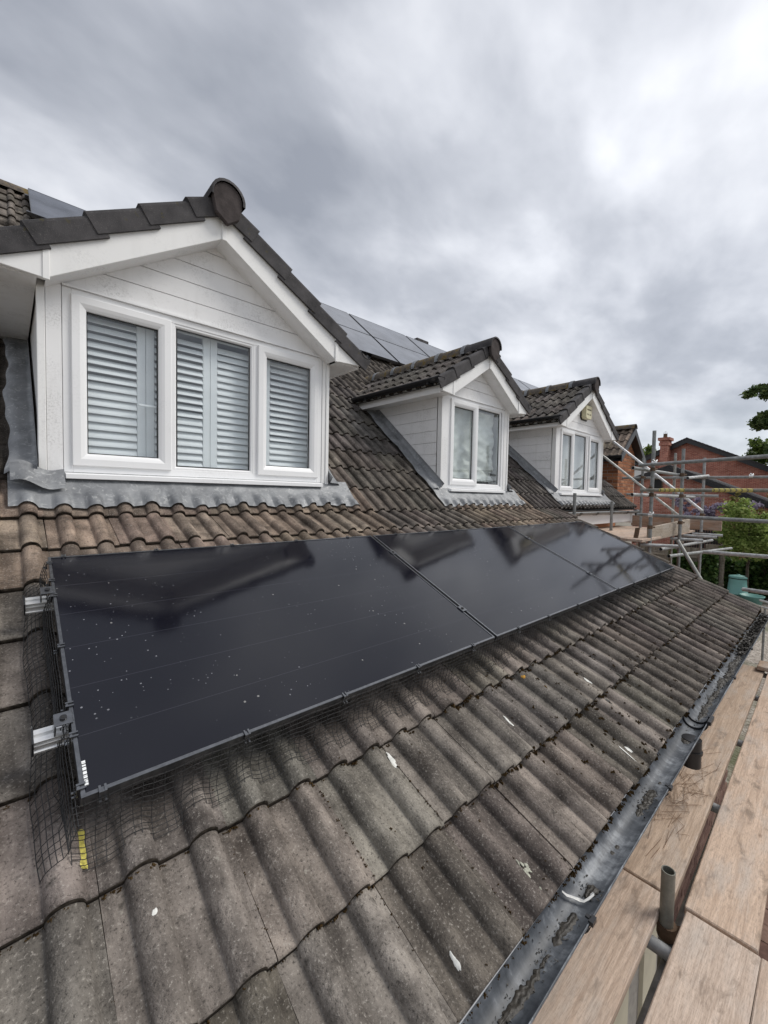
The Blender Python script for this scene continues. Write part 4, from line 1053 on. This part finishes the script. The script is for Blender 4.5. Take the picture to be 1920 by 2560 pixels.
# ------------------------------------------------------------------ red brick houses beyond the garden
def gable_house(name, x, apex, left, right, zb, depth, label, over=0.35, thick=0.22):
    h = thing(name, (x+depth/2, apex[0], -3.1), label, 'house')
    pts = [(left[0], zb), (right[0], zb), (right[0], right[1]-0.15), (apex[0], apex[1]-0.15), (left[0], left[1]-0.15)]
    part('wall', MB().prism(pts, 'x', x, x+depth), 'farbrick', h)
    for (ya, za), sg in ((left, 1), (right, -1)):
        dy, dz = ya-apex[0], za-apex[1]
        ya2, za2 = apex[0]+dy*1.06, apex[1]+dz*1.06
        mb = MB().prism([(apex[0], apex[1]), (ya2, za2), (ya2, za2-thick*0.35), (apex[0], apex[1]-thick*0.35)], 'x', x-over, x+depth+over)
        part('roof_slope', mb, 'verge', h)
        part('bargeboard', MB().prism([(apex[0], apex[1]-thick*0.36), (ya2, za2-thick*0.36), (ya2, za2-thick*1.45), (apex[0], apex[1]-thick*1.45)], 'x', x-over-0.02, x-over+0.02), 'black', h)
        part('soffit', MB().prism([(apex[0], apex[1]-thick*1.2), (ya2, za2-thick*1.2), (ya2, za2-thick*1.3), (apex[0], apex[1]-thick*1.3)], 'x', x-over+0.021, x-0.002), 'black', h)
        n = 26
        for k in range(n):                                     # row of verge tiles
            t0, t1 = k/n, (k+0.94)/n
            q = lambda t: (apex[0]+(ya2-apex[0])*t, apex[1]+(za2-apex[1])*t)
            a, b = q(t0), q(t1)
            part('verge_tile', MB().prism([(a[0], a[1]+0.005), (b[0], b[1]+0.005), (b[0], b[1]+0.055), (a[0], a[1]+0.075)], 'x', x-over-0.03, x-over+0.5), 'verge', h)
    return h
h1 = gable_house('gable_house', 36, (6.18, 5.23), (9.6, 3.65), (0.6, 2.40), -3.1, 9, 'large red brick house with a wide gable and a chimney in the background')
h1.name = 'brick_house'
ch = part('chimney', MB().box((35.0, 7.15, 2.0), (35.8, 7.63, 4.75)), 'farbrick', h1)
part('chimney_collar', MB().box((34.93, 7.08, 4.75), (35.87, 7.70, 4.95)).box((34.97, 7.12, 4.951), (35.83, 7.66, 5.12)).box((34.86, 7.02, 5.121), (35.94, 7.76, 5.32)), 'farbrick', ch)
part('chimney_pot', MB().tube((35.3, 7.40, 5.32), (35.3, 7.40, 5.62), 0.13, 12, 0.02, 0.12), 'rust', ch)
part('wire_cage', MB().path([(35.3, 7.40+0.12*cos(a), 5.62+0.17*sin(a)) for a in [pi*k/8 for k in range(9)]], 0.008, 4).path([(35.3+0.12*cos(a), 7.40, 5.62+0.17*sin(a)) for a in [pi*k/8 for k in range(9)]], 0.008, 4), 'steel', ch)
part('side_house_wall', MB().box((35.9, 7.9, 0.5), (35.99, 10.5, 3.1)), 'blind', h1)
h2 = gable_house('brick_house', 27, (5.06, 2.67), (7.0, 1.95), (0.9, 0.72), -3.1, 6, 'lower red brick house with a dark bargeboard in front of the large gabled one', 0.3, 0.20)
wf = part('window', MB().box((26.95, 5.40, 1.40), (26.99, 5.86, 1.45)).box((26.95, 5.40, 1.95), (26.99, 5.86, 2.0)).box((26.95, 5.40, 1.451), (26.99, 5.45, 1.949)).box((26.95, 5.81, 1.451), (26.99, 5.86, 1.949)), 'rust', h2)
part('pane', MB().box((26.97, 5.451, 1.451), (26.985, 5.809, 1.949)), 'dark', wf)

# ------------------------------------------------------------------ fence, bin, garden
fn = thing('fence', (21, 3.3, -3.1), 'weathered grey closeboard fence at the bottom of the garden', 'fence')
for i in range(30):
    y = 1.72+0.105*i
    t = 'board'
    zt = -0.98 if y < 2.35 else -1.18
    mb = MB().box((20.98, y, -3.1), (21.0, y+0.10, zt+jit(0.01)))
    put('fence_board', mb.mesh('fence_board', 'fencewood'), fn, None, tuple([RND.uniform(0.8, 1.35)]*3))
for z in (-1.60, -2.6): part('fence_rail', MB().box((20.93, 1.7, z), (20.979, 4.9, z+0.07)), 'fencewood', fn, (1.5, 1.5, 1.5))
for y in (1.75, 3.1, 4.5): part('fence_post', MB().box((20.90, y, -3.1), (21.02, y+0.1, -0.95)), 'fencewood', fn)
part('trellis', (lambda m_: [m_.box((20.96, 2.7+0.15*k, -1.56), (20.972, 2.72+0.15*k, -1.28)) for k in range(14)] and m_)(MB()), 'fencewood', fn, kind='stuff')
df = thing('fence', (24, 2.9, -3.1), 'dark painted vertical board fence behind the tower toe board', 'fence')
for i in range(22):
    y = 1.9+0.10*i
    put('fence_board', MB().box((24.0, y, -3.1), (24.02, y+0.088, -0.50)).mesh('fence_board', 'black'), df)
part('fence_rail', MB().box((24.021, 1.9, -0.8), (24.06, 4.1, -0.7)), 'black', df)
cb = thing('compost_bin', (20.8, 1.25, -3.1), 'turquoise plastic compost bin with a round lid by the ivy hedge', 'compost bin')
def lathe(cx, cy, prof_, n=28):
    return MB().grid([[V((cx+r*cos(2*pi*k/n), cy+r*sin(2*pi*k/n), z)) for k in range(n)] for r, z in prof_], True, True)
part('bin_body', lathe(20.8, 1.26, [(0.34, -3.1), (0.335, -2.80), (0.355, -2.795), (0.355, -2.77), (0.32, -2.75), (0.275, -2.18)]), 'bin', cb)
part('bin_lid', lathe(20.8, 1.26, [(0.28, -2.19), (0.295, -2.185), (0.295, -2.14), (0.27, -2.11), (0.10, -2.075), (0.001, -2.07)]), 'bin', cb)
part('lid_knob', lathe(20.8, 1.26, [(0.06, -2.08), (0.06, -2.05), (0.001, -2.045)], 12), 'bin', cb)
part('painted_lid_shadow', lathe(20.8, 1.26, [(0.279, -2.215), (0.286, -2.205), (0.286, -2.192), (0.279, -2.19)]), 'dark', cb)  # dark ring painted in as the shade beneath the lid rim
tb_ = thing('tub', (20.3, 0.75, -3.1), 'pale turquoise plastic tub on the gravel beside the compost bin', 'tub')
part('tub_body', lathe(20.3, 0.78, [(0.001, -3.08), (0.26, -3.09), (0.34, -2.74), (0.365, -2.73), (0.365, -2.70), (0.335, -2.70), (0.25, -3.02), (0.001, -3.02)]), 'bin', tb_)
tubes = thing('tube_rack', (13.0, -0.2, -3.1), 'spare scaffold tubes racked low at the right edge by the turquoise bin', 'scaffold tubes')
for (a, b, c) in (((11.6, -0.30, -1.73), (9.6, -1.15, -1.42), (1.5, 1.5, 1.5)), ((13.6, 0.05, -1.80), (11.0, -1.1, -1.50), (1.1, 1.1, 1.1)), ((13.9, 0.0, -1.72), (11.6, -1.1, -1.46), (1.3, 1.3, 1.3))):
    tb(tubes, 'scaffold_tube', a, b, c)
for x, y in ((11.3, -0.43), (10.2, -0.9), (13.2, -0.15), (12.2, -0.60)): tb(tubes, 'rack_leg', (x, y, -3.1), (x, y, -1.74), (0.8, 0.8, 0.8))

# foliage
def leaves(pts, size, asp=0.6, droop=0.0, fold=True):
    mb = MB()
    for p in pts:
        p = V(p); s = size*RND.uniform(0.6, 1.3)
        a = V((RND.gauss(0, 1), RND.gauss(0, 1), RND.gauss(0, 0.7)-droop)).normalized(); b = a.orthogonal().normalized()
        b = (b*cos(RND.random()*6.28)+a.cross(b)*sin(RND.random()*6.28)).normalized()
        n_ = a.cross(b)
        w = s*asp*0.5
        mb.add([p-a*s*0.5, p+b*w+n_*w*0.35, p+a*s*0.5, p-b*w+n_*w*0.35], [(0, 1, 2), (0, 2, 3)])
    return mb
def clump_pts(c, rad, n, k=14, shell=0.55):
    """points in uneven sub-clumps filling an ellipsoid"""
    out = []; c = V(c)
    for _ in range(k):
        d_ = V((RND.gauss(0, 1), RND.gauss(0, 1), RND.gauss(0, 1))).normalized()*RND.uniform(shell, 1.0)
        cc = c+V((d_.x*rad[0], d_.y*rad[1], d_.z*rad[2])); r = min(rad)*RND.uniform(0.22, 0.48)
        for _ in range(n//k):
            q = V((RND.gauss(0, 1), RND.gauss(0, 1), RND.gauss(0, 0.8)))*r*0.55
            out.append(cc+q)
    return out
def branchy(base, top, n, spread, r):
    mb = MB(); base, top = V(base), V(top)
    mb.tube(base, top, r, 8, 0, r*0.35)
    for i in range(n):
        t = RND.uniform(0.35, 0.95); p = base.lerp(top, t)
        q = p+V((jit(spread[0]), jit(spread[1]), RND.uniform(0.1, spread[2])))
        mb.tube(p, q, r*0.4*(1.1-t), 5, 0, r*0.1)
    return mb
# ivy hedge
pts = []
for _ in range(15000):
    y = RND.uniform(-4.5, 3.0); z = -3.1+1.62*RND.random()**0.85+0.14*sin(y*3.1)
    if y > 2.2: z = min(z, -1.75+jit(0.2))
    pts.append((22.0+0.16*sin(y*5+z*4)+0.10*sin(y*13)+RND.gauss(0, 0.12), y, z))
for _ in range(3200):
    y = RND.uniform(1.9, 3.5); z = RND.uniform(-3.1, -1.45+0.25*sin(y*4.1)+0.12*sin(y*9))
    pts.append((20.75+RND.gauss(0, 0.10), y, z))
iv = thing('ivy_hedge', (22.2, -0.5, -3.1), 'dark green ivy covered hedge behind the turquoise compost bin', 'hedge')
part('ivy_leaves', leaves(pts, 0.17, 0.85), 'ivy', iv, fix=False, kind='stuff')
part('hedge_core', MB().box((22.15, -4.5, -3.1), (22.5, 2.6, -1.75)), 'bark', iv)
# pale green bush
bs = thing('bush', (20.6, 1.0, -3.1), 'light green leafy bush rising in front of the purple wisteria', 'bush')
pts = clump_pts((20.6, 1.25, 0.05), (0.6, 0.75, 0.85), 5200, 26, 0.2)+clump_pts((20.6, 0.2, -0.55), (0.7, 1.5, 0.7), 6000, 36, 0.2)+clump_pts((20.6, -1.0, -0.4), (0.7, 1.5, 0.9), 4500, 30, 0.2)+clump_pts((20.5, 0.8, -1.0), (0.5, 1.3, 0.5), 2600, 20, 0.2)+clump_pts((20.7, 1.4, -0.75), (0.5, 0.6, 0.5), 1800, 14, 0.2)
part('bush_leaves', leaves(pts, 0.12, 0.55), 'bush', bs, fix=False, kind='stuff')
part('bush_stem', branchy((20.8, 1.0, -3.1), (20.7, 1.0, 0.2), 14, (0.5, 1.2, 0.8), 0.06), 'bark', bs)
# wisteria with blossom
ws = thing('wisteria', (24.6, 2.0, -3.1), 'wisteria with hanging purple blossom covering the low house roof edge', 'wisteria')
pts = []
for _ in range(26):
    pts += clump_pts((24.5, RND.uniform(-2.5, 4.3), RND.uniform(-0.1, 0.95)), (0.35, 0.40, 0.24), 380, 6, 0.3)
bl = []
for p in pts:
    if RND.random() < 0.85: bl.append(p)
part('blossom', leaves(bl, 0.12, 0.7, 1.2), 'wisteria', ws, fix=False, kind='stuff')
pts = []
for _ in range(16): pts += clump_pts((24.8, RND.uniform(-2.8, 3.8), RND.uniform(-0.2, 1.15)), (0.4, 0.5, 0.28), 260, 6, 0.3)
part('wisteria_leaves', leaves(pts, 0.13, 0.5), 'olive', ws, fix=False, kind='stuff')
pts = clump_pts((24.9, 0.6, -0.6), (0.3, 3.0, 0.9), 3000, 40, 0.1)
part('shade_leaves', leaves(pts, 0.16, 0.6), 'ivy', ws, fix=False, kind='stuff')
part('stem', branchy((25.0, 1.0, -3.1), (24.9, 1.0, 0.6), 26, (0.3, 3.2, 0.8), 0.08), 'bark', ws)
def tree(loc, parts_, trunk, label, mat, size, group=None, name='tree', spread=(1.5, 1.5, 1.0), nb=16):
    t = thing(name, loc, label, 'tree', group)
    pts = []
    for c, rad, n, k in parts_: pts += clump_pts(c, rad, n, k*2, 0.1)
    part('crown', leaves(pts, size, 0.6), mat, t, fix=False, kind='stuff')
    part('trunk', branchy(*trunk, nb, spread, 0.22), 'bark', t)
    return t
tree((32, -0.5, -3.1), [((32, 0.6, 8.5), (1.2, 1.0, 0.55), 2200, 14), ((32, 1.3, 7.05), (1.2, 1.5, 0.50), 4200, 26), ((32, 1.2, 5.35), (1.2, 1.6, 0.55), 4600, 28), ((32, -1.0, 6.5), (1.5, 1.3, 2.6), 3000, 24), ((32, 0.9, 3.6), (1.3, 1.4, 0.6), 3000, 20)],
     ((32, -0.9, -3.1), (32, -0.8, 9.2)), 'dark layered conifer at the right edge of the view', 'needle', 0.24, name='conifer_tree', spread=(1.0, 1.9, 0.4), nb=30)
tree((40, 1.0, -3.1), [((40, 2.3, 4.4), (1.2, 1.4, 1.0), 2600, 20), ((40, -0.4, 4.0), (1.5, 1.6, 1.2), 2200, 20)], ((40, 1.2, -3.1), (40, 1.2, 5.0)), 'light feathery tree behind the right slope of the large brick gable', 'treeleaf', 0.24)
tree((52, 12.6, -3.1), [((52, 12.8, 5.3), (1.5, 1.5, 1.35), 2600, 22)], ((52, 12.6, -3.1), (52, 12.6, 6.0)), 'bright green tree top between the brick wing and the far chimney', 'treeleaf', 0.30)
# garden across the way, seen only as reflections in the glass
for i, (x, y, h_) in enumerate(((9.0, -17, 5.2), (3.4, -19, 4.4), (15.0, -15, 5.0))):
    tree((x, y, -3.1), [((x, y, -3.1+h_*0.68), (h_*0.3, h_*0.3, h_*0.30), 1500, 26)], ((x, y, -3.1), (x, y, -3.1+h_*0.85)), ('widest', 'lowest', 'farthest right')[i]+' garden tree opposite the house front, seen only as a reflection', 'treeleaf', 0.34, 'trees opposite the house')

# ------------------------------------------------------------------ small marks on the roof
def blob(c, rx, ry, h, seed, n=22):
    r = random.Random(seed); ph = [r.uniform(0, 6.28) for _ in range(3)]
    def rad(a): return 1+0.20*sin(2*a+ph[0])+0.16*sin(3*a+ph[1])+0.10*sin(7*a+ph[2])
    rows = []
    for q, z in ((1.0, 0.0), (0.82, h*0.75), (0.4, h), (0.001, h)):
        rows.append([V((rx*q*rad(2*pi*k/n)*cos(2*pi*k/n), ry*q*rad(2*pi*k/n)*sin(2*pi*k/n), z)) for k in range(n)])
    return MB().grid(rows, True, True)
def on_low(u, v):                                            # where a mark lies on the lower tiles
    vv = (v+0.8) % GA
    return low(u, v, WPAN+0.006+prof((u-U0) % TW)-LAP/GA*vv+0.0005)
def lay_low(name, u, v, mb, mat, label=None, cat=None, group=None, rot=0.0, kind=None):
    e = 0.004
    a = on_low(u, v); du = (on_low(u+e, v)-a).normalized(); dv = V((0, CT, ST)); w = du.cross(dv).normalized(); dv = w.cross(du)
    return put(name, mb.mesh(name, mat), None, frame_mat(a, du, dv, w) @ Matrix.Rotation(rot, 4, 'Z'), label=label, cat=cat, group=group, kind=kind)
DR = [(0.936, -0.206, 0.009, 0.040, 'long white bird dropping below the lower edge of the nearest panel'), (2.579, -0.456, 0.020, 0.026, 'large white bird dropping on a course edge below the middle panel'), (2.352, -0.371, 0.012, 0.022, 'oval white bird dropping just before the large one below the middle panel'),
      (1.579, -0.319, 0.007, 0.030, 'thin white bird dropping on a roll midway between two courses'), (2.282, -0.518, 0.022, 0.022, 'rounded whitish bird dropping in the eaves course below the large one'), (1.958, -0.715, 0.007, 0.050, 'streaky white bird dropping just above the gutter'), (2.055, -0.712, 0.016, 0.018, 'short white bird dropping at the eave beside the streaky one'),
      (0.696, -0.722, 0.007, 0.018, 'small pale bird dropping on the nearest eave tile'), (-0.076, 0.38, 0.012, 0.042, 'white bird dropping under the mesh beside the lower rail end'), (0.121, -0.254, 0.008, 0.010, 'small white bird dropping on the roll top closest to the camera'), (4.6, -0.55, 0.016, 0.030, 'far white bird dropping near the gutter')]
for i, (u, v, rx, ry, lb) in enumerate(DR): lay_low('bird_dropping', u, v, blob(0, rx, ry, 0.0012, i+3), 'dropping', lb, 'bird dropping', 'bird droppings on the low roof', rot=jit(0.3))
# lichen
for i, (u, v, r) in enumerate(((1.98, -0.29, 0.014), (1.92, -0.18, 0.009), (-0.16, 1.13, 0.014))): lay_low('lichen', u, v, blob(0, r, r*1.3, 0.002, i+40), 'lichen', ('orange lichen patch below the middle panel', 'small orange lichen spot below the nearest panel', 'orange lichen patch on a tile left of the nearest panel')[i], 'lichen', 'orange lichen on the low roof')
mb = MB(); rl_ = random.Random(5)
for i in range(26):
    b_ = blob(0, rl_.uniform(0.003, 0.008), rl_.uniform(0.003, 0.009), 0.0018, 200+i, 9); ox, oy = rl_.gauss(0, 0.011), rl_.gauss(0, 0.022)
    mb.add([(v[0]+ox, v[1]+oy, v[2]-0.0004*i/26) for v in b_.v], b_.f, True)
lay_low('lichen', 1.075, -0.715, mb, 'palelichen', 'pale grey lichen patch on a roll near the gutter', 'lichen', 'lichen on the low roof', kind='stuff')
# yellow foam line at the panel corner
FU0, FV0, FU1, FV1 = 0.007, 0.03, 0.004, -0.075
mb = MB(); rows = []
for j in range(15):
    t = j/14; v = FV0+(FV1-FV0)*t; w_ = 0.0085+0.0012*sin(j*1.1)+0.0006*sin(j*3.1)
    rows.append([on_low(FU0+(FU1-FU0)*t+dx*w_+0.0008*sin(j*0.9), v)+V((0, 0, hh)) for dx, hh in ((-1, 0.0), (-0.6, 0.004), (0, 0.006), (0.6, 0.004), (1, 0.0))])
mb.grid(rows); tag(part('foam_strip', mb, 'yellow'), 'yellow foam strip poking from under the mesh corner of the nearest panel', 'foam strip')
# moss: tufts along the laps and joints
mb = MB(); rm = random.Random(21)
def tuft(p, s, nrm):
    for _ in range(rm.randint(3, 6)):
        q = p+V((rm.uniform(-1, 1), rm.uniform(-1, 1), rm.uniform(-0.2, 0.5)))*s*0.7
        a = s*rm.uniform(0.3, 0.7)
        mb.add([q+V((a, 0, -a*0.4)), q+V((-a*0.5, a*0.8, -a*0.4)), q+V((-a*0.5, -a*0.8, -a*0.4)), q+V((0, 0, a*0.7))], [(0, 1, 3), (1, 2, 3), (2, 0, 3), (0, 2, 1)])
for ci in range(0, 4):
    v = -0.80+GA*ci
    for _ in range(560 if ci < 3 else 120):
        u = rm.uniform(-0.5, 6.2)
        dens = 1.0 if u > 0.9 else 0.7
        if rm.random() > dens: continue
        tuft(on_low(u, v-0.004)+V((0, -0.002, 0.002)), rm.uniform(0.002, 0.008) if u < 1.2 else rm.uniform(0.004, 0.016), None)
for _ in range(230):
    u, v = rm.uniform(1.5, 4.8), -0.80+rm.random()**1.2*0.6
    tuft(on_low(u, v), rm.uniform(0.006, 0.017), None)
for k in range(-1, 19):
    for ci in range(0, 3):
        if rm.random() < 0.35: continue
        u = U0+TW*k
        for _ in range(rm.randint(6, 26)): tuft(on_low(u-0.002+rm.uniform(-.003, .003), -0.80+GA*ci+rm.random()*0.30), rm.uniform(0.002, 0.0055), None)
for _ in range(420):
    u, v = rm.uniform(0.7, 6.2), -0.80+rm.random()**1.4*0.75
    tuft(on_low(u, v), rm.uniform(0.003, 0.010)*(0.6 if u < 1.5 else 1.0), None)
for ci in (6, 7):
    for _ in range(60): tuft(on_low(rm.uniform(-0.5, 5.5), -0.80+GA*ci-0.004), rm.uniform(0.003, 0.008), None)
tag(part('moss', mb, 'moss', fix=False), 'brown moss tufts in the laps and joints of the low roof tiles', 'moss', kind='stuff')
# debris in the gutter
mb = MB()
from mathutils import noise as nz
def deb(x, half, n, s):
    for _ in range(n):
        a = rm.gauss(0, 0.30); q0 = GR-0.004
        q = V((x+rm.gauss(0, half*0.5), GY+q0*sin(a), GZ-q0*cos(a)+0.002)); r = s*rm.uniform(0.3, 1.1)
        d1 = V((rm.uniform(-1, 1), rm.uniform(-1, 1), rm.uniform(-.2, .5))).normalized()*r; d2 = V((rm.uniform(-1, 1), rm.uniform(-1, 1), rm.uniform(-.2, .5))).normalized()*r*0.6
        mb.add([q-d1, q+d2, q+d1, q-d2+V((0, 0, r*0.4))], [(0, 1, 2), (0, 2, 3)])
def mud(x0, x1, wid, th):
    n = max(6, int((x1-x0)/0.006)); rows = []
    for i in range(n+1):
        t = i/n; x = x0+(x1-x0)*t
        e = min(1.0, 6*t, 6*(1-t))**0.6
        w0 = wid*e*(0.7+0.7*nz.noise(V((x*14, 1.3, 0)))+0.6*nz.noise(V((x*70, 2.3, 0)))); w1 = wid*e*(0.7+0.7*nz.noise(V((x*14, 7.7, 0)))+0.6*nz.noise(V((x*70, 8.3, 0))))
        c_ = 0.12*nz.noise(V((x*5, 3.1, 2)))
        row = []
        for k in range(9):
            a = c_-max(w0, 0.01)+(max(w0, 0.01)+max(w1, 0.01))*k/8
            h = (th*e*sin(pi*k/8)**0.6*(0.7+0.8*nz.noise(V((x*40, k*0.9, 5)))) if 0 < k < 8 else 0.0)
            q0 = GR-0.0034-max(h, 0.0)
            row.append(V((x, GY+q0*sin(a), GZ-q0*cos(a))))
        rows.append(row)
    mb.grid(rows)
for m_ in ((0.62, 1.02, 0.30, 0.006), (1.05, 1.20, 0.26, 0.007), (1.27, 1.34, 0.34, 0.012), (1.80, 2.04, 0.34, 0.008), (2.10, 2.125, 0.14, 0.003), (1.52, 1.54, 0.12, 0.002), (1.56, 1.585, 0.12, 0.002), (2.58, 2.68, 0.36, 0.008), (2.93, 3.60, 0.34, 0.007), (3.55, 4.60, 0.50, 0.010), (4.5, 6.38, 0.95, 0.022)): mud(*m_)
for x, hf, n, s_ in ((0.75, 0.2, 90, 0.005), (1.0, 0.10, 60, 0.005), (1.12, 0.08, 60, 0.005), (1.30, 0.04, 90, 0.006), (1.93, 0.12, 160, 0.006), (2.63, 0.05, 70, 0.006), (3.3, 0.5, 300, 0.007), (4.2, 0.7, 500, 0.009)): deb(x, hf, n, s_)
for _ in range(900):
    x = rm.uniform(4.5, 6.35); a = rm.uniform(-0.8, 0.8); q0 = GR-0.022
    q = V((x, GY+q0*sin(a), GZ-q0*cos(a)+0.004)); r_ = rm.uniform(0.006, 0.022)
    d1 = V((rm.uniform(-1, 1), rm.uniform(-1, 1), rm.uniform(-.2, .6))).normalized()*r_; d2 = V((rm.uniform(-1, 1), rm.uniform(-1, 1), rm.uniform(-.2, .5))).normalized()*r_*0.6
    mb.add([q-d1, q+d2, q+d1, q-d2+V((0, 0, r_*0.4))], [(0, 1, 2), (0, 2, 3)])
tag(part('leaf_debris', mb, 'debris', fix=False), 'dark rotting leaf debris lying in the low gutter', 'debris', kind='stuff')
# white plastic strip in the gutter
mb = MB()
pp = [(1.196, GY+0.044, GZ-0.020), (1.206, GY+0.033, GZ-0.032), (1.224, GY+0.020, GZ-0.041), (1.236, GY+0.004, GZ-0.046), (1.241, GY-0.008, GZ-0.045), (1.257, GY-0.018, GZ-0.038), (1.277, GY-0.026, GZ-0.031), (1.284, GY-0.020, GZ-0.037), (1.276, GY-0.014, GZ-0.043)]
wd = [0.003, 0.006, 0.005, 0.008, 0.005, 0.007, 0.005, 0.006, 0.003]
mb.grid([[V(p)+V((-w_*0.5, -w_*0.3, 0.002)), V(p), V(p)+V((w_*0.7, w_*0.4, 0.004))] for p, w_ in zip(pp, wd)], False)
tag(part('plastic_strip', mb, 'strip', fix=False), 'crumpled white plastic strip lying in the gutter', 'plastic strip')
# dry needles on the board
mb = MB()
for _ in range(75):
    x = rm.gauss(2.62, 0.30); y = rm.uniform(-0.775, -0.60); a = rm.uniform(-1.4, 1.4); L = rm.uniform(0.03, 0.11)
    mb.tube((x-L*cos(a), y-L*sin(a)*0.6, -0.8985), (x+L*cos(a), y+L*sin(a)*0.6, -0.894), 0.0009, 3)
tag(part('dry_needles', mb, 'twig', fix=False), 'scatter of dry brown needles on the gutter-side scaffold board', 'needles', kind='stuff')
